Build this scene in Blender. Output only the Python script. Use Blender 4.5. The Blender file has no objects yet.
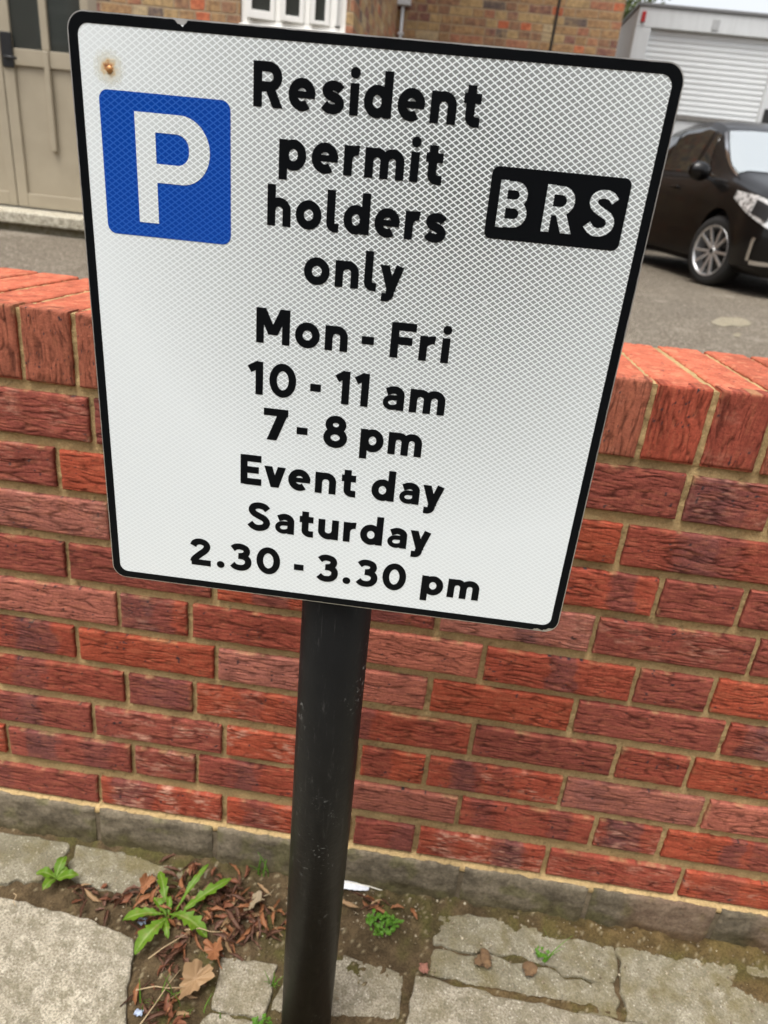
import bpy, bmesh, math, random
import numpy as np
from mathutils import Vector, Matrix

random.seed(7)
RNG = np.random.default_rng(7)
R = math.radians
S = bpy.context.scene
COL = S.collection

# ---------------------------------------------------------------- camera
cam_d = bpy.data.cameras.new('camera')
cam = bpy.data.objects.new('camera', cam_d)
COL.objects.link(cam)
_r = Vector((0.98955455, 0.10693341, 0.09668011))
_d = Vector((0.13283262, -0.41578075, -0.89971210))
_f = Vector((-0.05601156, 0.90315647, -0.42564197))
cam.matrix_world = Matrix(((_r.x, -_d.x, -_f.x, -0.268567),
                           (_r.y, -_d.y, -_f.y, -0.864591),
                           (_r.z, -_d.z, -_f.z, 1.138219),
                           (0, 0, 0, 1)))
cam_d.sensor_fit = 'VERTICAL'
cam_d.sensor_height = 24.0
cam_d.lens = 708.017 / 1024 * 24
cam_d.clip_start = 0.02
cam_d.clip_end = 2000
cam_d.dof.use_dof = True
cam_d.dof.focus_distance = 0.63
cam_d.dof.aperture_fstop = 16.59 / 3.0
S.camera = cam

# ---------------------------------------------------------------- world, sun, exposure
SUN_EL, SUN_AZ = 70.0, 215.0           # azimuth clockwise from +Y: behind the camera, a little left
W = bpy.data.worlds.new('World')
S.world = W
W.use_nodes = True
wn, wl = W.node_tree.nodes, W.node_tree.links
bg = wn['Background']
sky = wn.new('ShaderNodeTexSky')
sky.sky_type = 'NISHITA'
sky.sun_disc = False
sky.sun_elevation = R(SUN_EL)
sky.sun_rotation = R(SUN_AZ)
sky.air_density = 1.0
sky.dust_density = 5.0
sky.ozone_density = 1.0
hs = wn.new('ShaderNodeHueSaturation')
hs.inputs['Saturation'].default_value = 0.22
hs.inputs['Value'].default_value = 1.0
wl.new(sky.outputs[0], hs.inputs['Color'])
wl.new(hs.outputs[0], bg.inputs['Color'])
bg.inputs['Strength'].default_value = 0.15
sun_d = bpy.data.lights.new('sun', 'SUN')
sun_d.energy = 1.2
sun_d.angle = R(30)
sun_d.color = (1.0, 0.965, 0.91)
sun = bpy.data.objects.new('sun', sun_d)
COL.objects.link(sun)
_az = R(SUN_AZ)
_to = Vector((math.sin(_az) * math.cos(R(SUN_EL)), math.cos(_az) * math.cos(R(SUN_EL)), math.sin(R(SUN_EL))))
sun.rotation_euler = _to.to_track_quat('Z', 'Y').to_euler()
S.view_settings.view_transform = 'Standard'
S.view_settings.look = 'None'
S.view_settings.gamma = 1.0
S.view_settings.use_curve_mapping = False
S.view_settings.exposure = 1.02


# ---------------------------------------------------------------- helpers
class MB:
    """collects vertices and faces, then links them as ONE mesh object"""
    def __init__(s):
        s.v, s.f = [], []

    def add(s, vs, fs):
        o = len(s.v)
        s.v += [tuple(map(float, p)) for p in vs]
        s.f += [tuple(i + o for i in f) for f in fs]

    def box(s, x0, x1, y0, y1, z0, z1):
        vs = [(x, y, z) for x in (x0, x1) for y in (y0, y1) for z in (z0, z1)]
        s.add(vs, [(0, 1, 3, 2), (4, 6, 7, 5), (0, 4, 5, 1), (2, 3, 7, 6), (0, 2, 6, 4), (1, 5, 7, 3)])

    def bar(s, a, b, w, h, up=(0, 0, 1)):
        a, b = Vector(a), Vector(b)
        d = (b - a).normalized()
        u = d.cross(Vector(up))
        if u.length < 1e-5:
            u = d.cross(Vector((1, 0, 0)))
        u.normalize()
        n = u.cross(d)
        vs = []
        for p in (a, b):
            for i, j in ((-1, -1), (1, -1), (1, 1), (-1, 1)):
                vs.append(p + u * (w / 2 * i) + n * (h / 2 * j))
        s.add(vs, [(0, 1, 2, 3), (7, 6, 5, 4), (0, 4, 5, 1), (1, 5, 6, 2), (2, 6, 7, 3), (3, 7, 4, 0)])

    def tube(s, pts, rad, n=12, cap=True):
        pts = [Vector(p) for p in pts]
        rr = rad if isinstance(rad, (list, tuple)) else [rad] * len(pts)
        o = len(s.v)
        prev = None
        for i, p in enumerate(pts):
            d = (pts[min(i + 1, len(pts) - 1)] - pts[max(i - 1, 0)]).normalized()
            if prev is None:
                u = d.cross(Vector((0, 0, 1)))
                if u.length < 1e-4:
                    u = d.cross(Vector((1, 0, 0)))
            else:
                u = prev - d * prev.dot(d)
            u.normalize()
            prev = u
            w = d.cross(u)
            for k in range(n):
                a = 2 * math.pi * k / n
                s.v.append(tuple(p + (u * math.cos(a) + w * math.sin(a)) * rr[i]))
        for i in range(len(pts) - 1):
            for k in range(n):
                a, b = o + i * n + k, o + i * n + (k + 1) % n
                s.f.append((a, b, b + n, a + n))
        if cap:
            s.f.append(tuple(o + k for k in range(n))[::-1])
            s.f.append(tuple(o + (len(pts) - 1) * n + k for k in range(n)))

    def lathe(s, prof, axis='Y', n=40, c=(0, 0, 0)):
        """prof: list of (radius, along axis)"""
        o = len(s.v)
        for r_, h in prof:
            for k in range(n):
                a = 2 * math.pi * k / n
                x, z = r_ * math.cos(a), r_ * math.sin(a)
                p = (x, h, z) if axis == 'Y' else (x, z, h)
                s.v.append((p[0] + c[0], p[1] + c[1], p[2] + c[2]))
        for i in range(len(prof) - 1):
            for k in range(n):
                a, b = o + i * n + k, o + i * n + (k + 1) % n
                s.f.append((a, b, b + n, a + n))

    def build(s, name, mat, parent=None, smooth=False, bevel=0, flip=False):
        me = bpy.data.meshes.new(name)
        me.from_pydata(s.v, [], [f[::-1] for f in s.f] if flip else s.f)
        me.update()
        return link(name, me, mat, parent, smooth, bevel)


def link(name, me, mat, parent=None, smooth=False, bevel=0):
    o = bpy.data.objects.new(name, me)
    COL.objects.link(o)
    if mat:
        me.materials.append(mat)
    if smooth:
        me.polygons.foreach_set('use_smooth', [True] * len(me.polygons))
    if parent:
        o.parent = parent
    if bevel:
        m = o.modifiers.new('bevel', 'BEVEL')
        m.width = bevel
        m.segments = 2
        m.limit_method = 'ANGLE'
        m.angle_limit = R(40)
    return o


def recalc(o):
    bm = bmesh.new()
    bm.from_mesh(o.data)
    bmesh.ops.recalc_face_normals(bm, faces=bm.faces)
    bm.to_mesh(o.data)
    bm.free()
    return o


def tag(o, label=None, cat=None, group=None, kind=None):
    if label: o['label'] = label
    if cat: o['category'] = cat
    if group: o['group'] = group
    if kind: o['kind'] = kind
    return o


def empty(name, loc=(0, 0, 0), rot=(0, 0, 0)):
    o = bpy.data.objects.new(name, None)
    o.empty_display_size = 0.1
    COL.objects.link(o)
    o.location = loc
    o.rotation_euler = rot
    return o


def copy_tree(o, parent=None):
    c = o.copy()
    COL.objects.link(c)
    if parent: c.parent = parent
    for ch in list(o.children):
        copy_tree(ch, c)
    return c


_T = np.random.default_rng(3).random((256, 256))


def vn(x, y, seed=0):
    """2-D value noise, 0..1"""
    x = np.asarray(x, float) + seed * 17.31
    y = np.asarray(y, float) + seed * 7.77
    xi, yi = np.floor(x).astype(int), np.floor(y).astype(int)
    fx, fy = x - xi, y - yi
    fx, fy = fx * fx * (3 - 2 * fx), fy * fy * (3 - 2 * fy)
    t = lambda a, b: _T[a % 256, b % 256]
    return (t(xi, yi) * (1 - fx) + t(xi + 1, yi) * fx) * (1 - fy) + (t(xi, yi + 1) * (1 - fx) + t(xi + 1, yi + 1) * fx) * fy


def fbm(x, y, seed=0, o=3):
    s, a, t = 0, 0.5, 0
    for k in range(o):
        s = s + a * vn(x * 2 ** k, y * 2 ** k, seed + k * 3)
        t += a
        a *= 0.5
    return s / t


def sstep(a, b, x):
    t = np.clip((x - a) / (b - a), 0, 1)
    return t * t * (3 - 2 * t)


# ---------------------------------------------------------------- material helpers
class NT:
    def __init__(s, name):
        s.m = bpy.data.materials.new(name)
        s.m.use_nodes = True
        s.t = s.m.node_tree
        s.n, s.l = s.t.nodes, s.t.links
        s.b = s.n['Principled BSDF']

    def new(s, typ, **kw):
        n = s.n.new('ShaderNode' + typ)
        for k, v in kw.items():
            setattr(n, k, v)
        return n

    def put(s, sock, v):
        if isinstance(v, bpy.types.NodeSocket):
            s.l.new(v, sock)
        elif isinstance(v, (tuple, list)) and len(v) == 3 and sock.type == 'RGBA':
            sock.default_value = (*v, 1)
        else:
            sock.default_value = v

    def math(s, op, a, b=0.0, c=None, clamp=False):
        n = s.new('Math', operation=op)
        n.use_clamp = clamp
        s.put(n.inputs[0], a)
        s.put(n.inputs[1], b)
        if c is not None: s.put(n.inputs[2], c)
        return n.outputs[0]

    def mix(s, f, a, b, mode='MIX'):
        n = s.new('Mix', data_type='RGBA', blend_type=mode)
        s.put(n.inputs[0], f)
        s.put(n.inputs[6], a)
        s.put(n.inputs[7], b)
        return n.outputs[2]

    def coord(s, which='Object', scale=(1, 1, 1)):
        t = s.new('TexCoord').outputs[which]
        if scale == (1, 1, 1): return t
        m = s.new('Mapping')
        s.l.new(t, m.inputs[0])
        m.inputs['Scale'].default_value = scale
        return m.outputs[0]

    def noise(s, vec, scale, detail=4, rough=0.55, dist=0.0, out=0):
        n = s.new('TexNoise')
        s.put(n.inputs['Vector'], vec)
        n.inputs['Scale'].default_value = scale
        n.inputs['Detail'].default_value = detail
        n.inputs['Roughness'].default_value = rough
        n.inputs['Distortion'].default_value = dist
        return n.outputs[out]

    def ramp(s, f, stops, interp='LINEAR'):
        n = s.new('ValToRGB')
        n.color_ramp.interpolation = interp
        e = n.color_ramp.elements
        while len(e) < len(stops): e.new(0.5)
        for i, (p, c) in enumerate(stops):
            e[i].position = p
            e[i].color = (*c, 1) if not isinstance(c, (int, float)) else (c, c, c, 1)
        s.put(n.inputs[0], f)
        return n.outputs[0]

    def bump(s, h, strength=0.3, dist=0.01, normal=None):
        n = s.new('Bump')
        n.inputs['Strength'].default_value = strength
        n.inputs['Distance'].default_value = dist
        s.l.new(h, n.inputs['Height'])
        if normal: s.l.new(normal, n.inputs['Normal'])
        s.l.new(n.outputs[0], s.b.inputs['Normal'])
        return n.outputs[0]

    def p(s, **kw):
        for k, v in kw.items():
            s.put(s.b.inputs[k.replace('_', ' ')], v)
        return s.m

    def attr(s, name='Col'):
        return s.new('Attribute', attribute_name=name).outputs[0]


def simple(name, col, rough=0.6, metal=0.0, var=0.12, scale=40, bump=0.0, coat=0.0, spec=0.5):
    n = NT(name)
    c = n.coord()
    f = n.noise(c, scale, 4)
    lo = tuple(x * (1 - var) for x in col)
    hi = tuple(min(1, x * (1 + var)) for x in col)
    n.p(Base_Color=n.mix(f, lo, hi), Metallic=metal, Coat_Weight=coat)
    n.b.inputs['Specular IOR Level'].default_value = spec
    n.put(n.b.inputs['Roughness'], n.math('ADD', n.math('MULTIPLY', f, 0.25), rough - 0.12, clamp=True))
    if bump: n.bump(n.noise(c, scale * 4, 3), bump, 0.002)
    return n.m


# ---------------------------------------------------------------- materials
def mat_attr(name, rough=0.85, bscale=900, bstr=0.35, bdist=0.0012, spec=0.3, mott=0.25, mscale=160):
    n = NT(name)
    c = n.coord()
    col = n.attr()
    f = n.noise(c, mscale, 5, 0.75)
    f = n.ramp(f, [(0.28, 0.0), (0.72, 1.0)])
    k = n.math('ADD', n.math('MULTIPLY', f, mott * 2), 1 - mott)
    hsv = n.new('HueSaturation')
    n.put(hsv.inputs['Color'], col)
    n.put(hsv.inputs['Value'], k)
    n.p(Base_Color=hsv.outputs[0], Roughness=rough)
    n.b.inputs['Specular IOR Level'].default_value = spec
    n.bump(n.noise(c, bscale, 4, 0.6), bstr, bdist)
    return n.m


M_brick = mat_attr('red_brick', 0.88, 420, 0.6, 0.0016, 0.14, 0.34, 230)
M_mortar = mat_attr('ochre_mortar', 0.95, 420, 0.7, 0.002, 0.12, 0.32, 240)
M_plinth = mat_attr('grey_plinth_brick', 0.92, 400, 0.6, 0.002, 0.15, 0.45, 170)
M_soil = mat_attr('soil_and_moss', 0.95, 350, 0.9, 0.004, 0.1, 0.5, 260)
M_litter = mat_attr('dead_leaf', 0.7, 300, 0.3, 0.001, 0.3, 0.3, 200)


def mat_concrete(name, base, dark, speck=0.35, brown=0.3, seed=0.0):
    n = NT(name)
    c = n.coord()
    big = n.noise(c, 9, 5, 0.6, 0.4)
    mid = n.noise(c, 55, 5, 0.65)
    fine = n.noise(c, 300, 4, 0.75)
    col = n.mix(n.ramp(big, [(0.35, 0.0), (0.68, 1.0)]), dark, base)
    col = n.mix(n.math('MULTIPLY', n.ramp(mid, [(0.40, 1.0), (0.58, 0.0)]), 0.68), col, (0.15, 0.13, 0.085))
    v = n.new('TexVoronoi', feature='F1')
    n.put(v.inputs['Vector'], c)
    v.inputs['Scale'].default_value = 260
    cell = v.outputs['Color']
    sep = n.new('SeparateColor')
    n.l.new(cell, sep.inputs[0])
    near = n.math('LESS_THAN', v.outputs['Distance'], 0.38)
    white = n.math('MULTIPLY', n.math('GREATER_THAN', sep.outputs[0], 0.78), near)
    darkm = n.math('MULTIPLY', n.math('LESS_THAN', sep.outputs[1], 0.22), near)
    col = n.mix(n.math('MULTIPLY', white, speck), col, (0.60, 0.56, 0.46))
    col = n.mix(n.math('MULTIPLY', darkm, 0.5), col, (0.12, 0.10, 0.075))
    col = n.mix(n.math('MULTIPLY', n.ramp(fine, [(0.38, 1.0), (0.58, 0.0)]), 0.8), col, (0.12, 0.105, 0.07))
    g = n.noise(c, 17, 4, 0.6)
    col = n.mix(n.math('MULTIPLY', n.ramp(g, [(0.46, 0.0), (0.64, 1.0)]), brown), col, (0.13, 0.105, 0.042))
    n.p(Base_Color=col, Roughness=0.9)
    n.b.inputs['Specular IOR Level'].default_value = 0.25
    h = n.math('ADD', n.math('MULTIPLY', fine, 0.6), n.math('MULTIPLY', v.outputs['Distance'], -0.5))
    h = n.math('ADD', h, n.math('MULTIPLY', mid, 0.8))
    n.bump(h, 0.75, 0.004)
    return n.m


M_slab_pale = mat_concrete('pale_paving_concrete', (0.54, 0.49, 0.385), (0.34, 0.305, 0.235), 0.5, 0.15)
M_slab_grit = mat_concrete('gritty_old_concrete', (0.38, 0.35, 0.265), (0.19, 0.17, 0.11), 0.5, 0.7)
M_slab_brown = mat_concrete('worn_brown_paving', (0.44, 0.395, 0.31), (0.28, 0.25, 0.185), 0.55, 0.3)


def mat_asphalt(name, k=1.0):
    n = NT(name)
    c = n.coord()
    f = n.noise(c, 1.2, 5, 0.6)
    g = n.noise(c, 90, 3, 0.7)
    v = n.new('TexVoronoi')
    n.put(v.inputs['Vector'], c)
    v.inputs['Scale'].default_value = 110
    col = n.mix(f, (0.052 * k, 0.041 * k, 0.028 * k), (0.095 * k, 0.076 * k, 0.052 * k))
    sep = n.new('SeparateColor')
    n.l.new(v.outputs['Color'], sep.inputs[0])
    col = n.mix(n.math('MULTIPLY', n.math('GREATER_THAN', sep.outputs[0], 0.8), 0.5), col, (0.3 * k, 0.27 * k, 0.22 * k))
    st = n.noise(c, 2.6, 3, 0.5)
    col = n.mix(n.math('MULTIPLY', n.ramp(st, [(0.60, 0.0), (0.72, 1.0)]), 0.35), col, (0.33, 0.29, 0.23))
    n.p(Base_Color=col, Roughness=0.9)
    n.bump(g, 0.6, 0.01)
    return n.m


M_yard = mat_asphalt('worn_yard_asphalt', 1.3)
M_road = mat_asphalt('road_asphalt', 0.55)


def lattice(n):
    """square lattice turned on its corner, 6.4 x 4.5 mm, in the plate's own x and z"""
    t = n.coord()
    sx = n.new('SeparateXYZ')
    n.l.new(t, sx.inputs[0])
    px_, pz_ = n.math('DIVIDE', sx.outputs[0], 0.0064), n.math('DIVIDE', sx.outputs[2], 0.0045)
    u = n.math('ADD', px_, pz_)
    v = n.math('SUBTRACT', px_, pz_)
    du = n.math('ABSOLUTE', n.math('SUBTRACT', n.math('FRACT', u), 0.5))
    dv = n.math('ABSOLUTE', n.math('SUBTRACT', n.math('FRACT', v), 0.5))
    m = n.math('MAXIMUM', du, dv)
    mr = n.new('MapRange', interpolation_type='SMOOTHSTEP')
    n.put(mr.inputs[0], m)
    mr.inputs[1].default_value = 0.345
    mr.inputs[2].default_value = 0.425
    return mr.outputs[0], t


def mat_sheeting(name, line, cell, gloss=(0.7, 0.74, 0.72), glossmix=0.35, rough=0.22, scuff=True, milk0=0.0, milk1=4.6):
    """prismatic sheeting: matt seal lines, mirror-backed cells"""
    n = NT(name)
    ln, t = lattice(n)
    n.n.remove(n.b)
    out = n.n['Material Output']
    a = n.new('BsdfPrincipled')
    n.put(a.inputs['Base Color'], line)
    a.inputs['Roughness'].default_value = 0.4
    b1 = n.new('BsdfDiffuse')
    n.put(b1.inputs['Color'], cell)
    b2 = n.new('BsdfGlossy')
    n.put(b2.inputs['Color'], gloss)
    b2.inputs['Roughness'].default_value = rough
    # corner-cube return imitated by colour: dark cells head-on, milky at a slant
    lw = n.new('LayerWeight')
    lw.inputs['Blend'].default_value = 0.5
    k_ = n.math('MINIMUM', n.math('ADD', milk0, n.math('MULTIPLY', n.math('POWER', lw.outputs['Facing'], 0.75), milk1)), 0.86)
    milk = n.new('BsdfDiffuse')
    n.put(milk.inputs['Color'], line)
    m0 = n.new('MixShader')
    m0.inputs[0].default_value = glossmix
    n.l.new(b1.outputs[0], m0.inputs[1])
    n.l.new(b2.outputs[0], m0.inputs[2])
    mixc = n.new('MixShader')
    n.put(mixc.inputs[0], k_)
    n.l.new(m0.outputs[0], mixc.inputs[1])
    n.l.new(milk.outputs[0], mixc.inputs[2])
    f = ln
    if scuff:
        s1 = n.noise(t, 14, 6, 0.7, 1.5)
        s2 = n.noise(n.coord('Object', (3, 1, 40)), 6, 4, 0.7)
        k = n.math('MULTIPLY', n.ramp(s1, [(0.66, 0.0), (0.74, 1.0)]), 0.45)
        k = n.math('MAXIMUM', k, n.math('MULTIPLY', n.ramp(s2, [(0.68, 0.0), (0.74, 1.0)]), 0.3))
        f = n.math('MAXIMUM', ln, k)
    mx = n.new('MixShader')
    n.put(mx.inputs[0], f)
    n.l.new(mixc.outputs[0], mx.inputs[1])
    n.l.new(a.outputs[0], mx.inputs[2])
    film = n.new('BsdfGlossy')                     # clear top film
    film.inputs['Roughness'].default_value = 0.16
    fm = n.new('MixShader')
    fm.inputs[0].default_value = 0.055
    n.l.new(mx.outputs[0], fm.inputs[1])
    n.l.new(film.outputs[0], fm.inputs[2])
    n.l.new(fm.outputs[0], out.inputs[0])
    return n.m


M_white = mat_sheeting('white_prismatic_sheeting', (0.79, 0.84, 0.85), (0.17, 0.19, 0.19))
M_blue = mat_sheeting('blue_prismatic_sheeting', (0.004, 0.090, 0.45), (0.001, 0.045, 0.32), (0.02, 0.10, 0.42), 0.10, 0.25, False, 0.0, 0.8)


def mat_black_film():
    n = NT('black_sign_film')
    t = n.coord()
    f = n.noise(t, 25, 5, 0.6)
    n.p(Base_Color=n.mix(f, (0.0025, 0.003, 0.004), (0.005, 0.006, 0.007)), Roughness=0.3)
    n.b.inputs['Specular IOR Level'].default_value = 0.10
    return n.m


M_black = mat_black_film()
M_alu = simple('bare_aluminium', (0.62, 0.62, 0.60), 0.38, 0.9, 0.15, 60)


def mat_pole():
    n = NT('black_painted_steel')
    t = n.coord()
    f = n.noise(t, 30, 5, 0.6)
    sm = n.noise(t, 12, 6, 0.75, 1.0)
    cn = n.noise(t, 130, 5, 0.7, 0.6)
    zone = n.noise(t, 14, 3)
    chip = n.math('MULTIPLY', n.ramp(cn, [(0.605, 0.0), (0.635, 1.0)]), n.ramp(zone, [(0.53, 0.0), (0.64, 1.0)]))
    scr = n.noise(n.coord('Object', (9, 9, 1)), 16, 5, 0.8, 0.8)
    col = n.mix(f, (0.005, 0.0053, 0.0055), (0.009, 0.0093, 0.0092))
    col = n.mix(n.math('MULTIPLY', n.ramp(sm, [(0.60, 0.0), (0.75, 1.0)]), 0.45), col, (0.028, 0.026, 0.023))
    col = n.mix(n.math('MULTIPLY', n.ramp(scr, [(0.58, 0.0), (0.68, 1.0)]), 0.45), col, (0.055, 0.053, 0.049))
    col = n.mix(n.math('MULTIPLY', chip, 0.8), col, (0.20, 0.20, 0.185))
    n.p(Base_Color=col)
    n.b.inputs['Specular IOR Level'].default_value = 0.22
    n.put(n.b.inputs['Roughness'], n.math('ADD', 0.30, n.math('MULTIPLY', sm, 0.3)))
    n.bump(n.math('SUBTRACT', n.noise(t, 140, 3), n.math('MULTIPLY', chip, 1.2)), 0.18, 0.002)
    return n.m


M_pole = mat_pole()


def mat_stock_brick(name, along=0, tones=None, k=1.0):
    """old London stocks: each brick its own tone, from its row and column"""
    n = NT(name)
    t = n.coord()
    sx = n.new('SeparateXYZ')
    n.l.new(t, sx.inputs[0])
    wob = n.noise(t, 9, 2)
    z = n.math('ADD', n.math('DIVIDE', sx.outputs[2], 0.0755), n.math('MULTIPLY', wob, 0.22))
    row = n.math('FLOOR', z)
    rr = n.new('TexWhiteNoise', noise_dimensions='1D')
    n.put(rr.inputs['W'], row)
    x = n.math('ADD', n.math('DIVIDE', sx.outputs[along], 0.228), n.math('MULTIPLY', rr.outputs['Value'], 0.55))
    x = n.math('ADD', x, n.math('MULTIPLY', n.math('MODULO', row, 2), 0.5))
    x = n.math('ADD', x, n.math('MULTIPLY', n.noise(t, 7, 2), 0.12))
    # every third brick of a course is split in two headers
    c0 = n.math('FLOOR', x)
    w0 = n.new('TexWhiteNoise', noise_dimensions='2D')
    cb = n.new('CombineXYZ')
    n.put(cb.inputs[0], c0); n.put(cb.inputs[1], row)
    n.put(w0.inputs['Vector'], cb.outputs[0])
    split = n.math('GREATER_THAN', w0.outputs['Value'], 0.45)
    mul = n.math('ADD', 1.0, split)
    x2 = n.math('MULTIPLY', x, mul)
    colid = n.math('FLOOR', x2)
    cb2 = n.new('CombineXYZ')
    n.put(cb2.inputs[0], colid); n.put(cb2.inputs[1], row); n.put(cb2.inputs[2], mul)
    w1 = n.new('TexWhiteNoise', noise_dimensions='3D')
    n.put(w1.inputs['Vector'], cb2.outputs[0])
    tones = tones or [(0.0, (0.25, 0.145, 0.070)), (0.20, (0.30, 0.20, 0.095)), (0.36, (0.20, 0.105, 0.060)),
                      (0.50, (0.27, 0.115, 0.065)), (0.64, (0.165, 0.075, 0.055)), (0.76, (0.36, 0.095, 0.042)),
                      (0.86, (0.10, 0.072, 0.060)), (0.93, (0.33, 0.25, 0.145))]
    tones = [(p_, tuple(min(1.0, v * k) for v in c_)) for p_, c_ in tones]
    col = n.ramp(w1.outputs['Value'], tones, 'CONSTANT')
    sp = n.ramp(n.noise(t, 26, 6, 0.8), [(0.33, 0.0), (0.68, 1.0)])
    hv = n.new('HueSaturation')
    n.put(hv.inputs['Color'], col)
    n.put(hv.inputs['Value'], n.math('ADD', 0.45, n.math('MULTIPLY', sp, 1.0)))
    col = hv.outputs[0]
    yel = n.ramp(n.noise(t, 13, 5, 0.75), [(0.48, 0.0), (0.64, 1.0)])
    col = n.mix(n.math('MULTIPLY', yel, 0.45), col, (0.30 * k, 0.20 * k, 0.085 * k))
    dirt = n.ramp(n.noise(t, 17, 5, 0.75), [(0.55, 0.0), (0.70, 1.0)])
    col = n.mix(n.math('MULTIPLY', dirt, 0.6), col, (0.075 * k, 0.052 * k, 0.04 * k))
    fx = n.math('FRACT', x2)
    fz = n.math('FRACT', z)
    ex = n.math('DIVIDE', n.math('MULTIPLY', n.math('MINIMUM', fx, n.math('SUBTRACT', 1.0, fx)), 0.228), mul)
    ez = n.math('MULTIPLY', n.math('MINIMUM', fz, n.math('SUBTRACT', 1.0, fz)), 0.0755)
    e = n.math('ADD', n.math('MINIMUM', ex, ez), n.math('MULTIPLY', n.math('SUBTRACT', n.noise(t, 60, 4, 0.7), 0.5), 0.016))
    mo = n.new('MapRange', interpolation_type='SMOOTHSTEP')
    n.put(mo.inputs[0], e)
    mo.inputs[1].default_value = 0.008
    mo.inputs[2].default_value = 0.003
    mo.inputs[3].default_value = 0.0
    mo.inputs[4].default_value = 1.0
    col = n.mix(mo.outputs[0], col, (0.23 * k, 0.17 * k, 0.105 * k))
    n.p(Base_Color=col, Roughness=0.92)
    n.bump(n.math('SUBTRACT', n.math('MULTIPLY', sp, 0.5), mo.outputs[0]), 0.7, 0.008)
    return n.m


M_stock = mat_stock_brick('stock_brickwork', 0, None, 1.3)
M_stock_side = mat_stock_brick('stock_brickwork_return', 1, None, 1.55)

M_taupe = simple('taupe_gloss_paint', (0.315, 0.270, 0.195), 0.45, 0, 0.12, 7)
M_taupe_dk = simple('taupe_frame_paint', (0.22, 0.185, 0.135), 0.45, 0, 0.1, 12)
M_whitepaint = simple('white_paint', (0.80, 0.79, 0.75), 0.4, 0, 0.04, 14)
M_step = mat_concrete('worn_limestone', (0.82, 0.77, 0.64), (0.66, 0.60, 0.47), 0.1, 0.1)
M_blackiron = simple('black_ironmongery', (0.012, 0.012, 0.013), 0.4, 0.2, 0.2, 60)
M_plastic_grey = simple('pale_grey_plastic', (0.58, 0.60, 0.61), 0.5, 0, 0.05, 20)
M_slate = simple('grey_slate', (0.10, 0.10, 0.11), 0.6, 0, 0.3, 6, 0.3)


def mat_window_glass(name='dark_window_glass', col=(0.03, 0.033, 0.03), ior=1.5):
    n = NT(name)
    n.p(Base_Color=n.mix(n.noise(n.coord(), 3, 2), col, tuple(v * 1.5 for v in col)), Roughness=0.04)
    n.b.inputs['Specular IOR Level'].default_value = 0.5
    n.b.inputs['IOR'].default_value = ior
    return n.m


M_glass = mat_window_glass()


# ---------------------------------------------------------------- ground, road, yard
g = MB()
g.add([(-600, -900, -0.2), (600, -900, -0.2), (600, 0.0, -0.2), (-600, 0.0, -0.2)], [(0, 1, 2, 3)])
tag(g.build('road', M_road), kind='structure')
# pavement bed: a real step up from the road, the near part is the soil sheet
pb = MB()
pb.box(-60, 60, -1.75, 0.02, -0.32, -0.095)
pb.add([(-60, -1.752, -0.079), (60, -1.752, -0.079), (60, -0.735, -0.033), (-60, -0.735, -0.033)], [(0, 1, 2, 3)])
tag(pb.build('pavement', M_slab_brown), kind='structure')
kb = MB()
for i in range(-30, 31):
    kb.box(i * 0.92, i * 0.92 + 0.912, -1.90, -1.756, -0.3, -0.080)
tag(kb.build('kerb', M_slab_grit, bevel=0.012), kind='structure')
fp = MB()
fp.box(-60, 60, -11.2, -9.2, -0.3, -0.08)
tag(fp.build('far_pavement', M_slab_pale), kind='structure')
yd = MB()
yd.box(-60, 60, 0.337, 120, -1.0, 0.485)
tag(yd.build('yard', M_yard), kind='structure')
pt = MB()
for ring in ([(1.431, 4.086, 0.489), (1.519, 4.263, 0.489), (1.612, 4.431, 0.489), (1.666, 4.427, 0.489), (1.748, 4.505, 0.489), (1.773, 4.419, 0.489), (1.762, 4.271, 0.489), (1.675, 4.100, 0.489), (1.592, 4.027, 0.489), (1.550, 4.054, 0.489), (1.463, 3.924, 0.489), (1.428, 3.973, 0.489)],
             [(1.435, 3.671, 0.489), (1.494, 3.757, 0.489), (1.503, 3.714, 0.489), (1.440, 3.579, 0.489), (1.410, 3.576, 0.489)]):
    pt.add(ring, [tuple(range(len(ring)))])
tag(pt.build('yard_patch', mat_concrete('pale_cement_stain', (0.42, 0.37, 0.27), (0.30, 0.26, 0.19), 0.3, 0.2)), kind='structure')

# slabs of the pavement: outlines in metres
SLOPE = 0.06                 # the pavement falls towards the kerb


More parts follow.
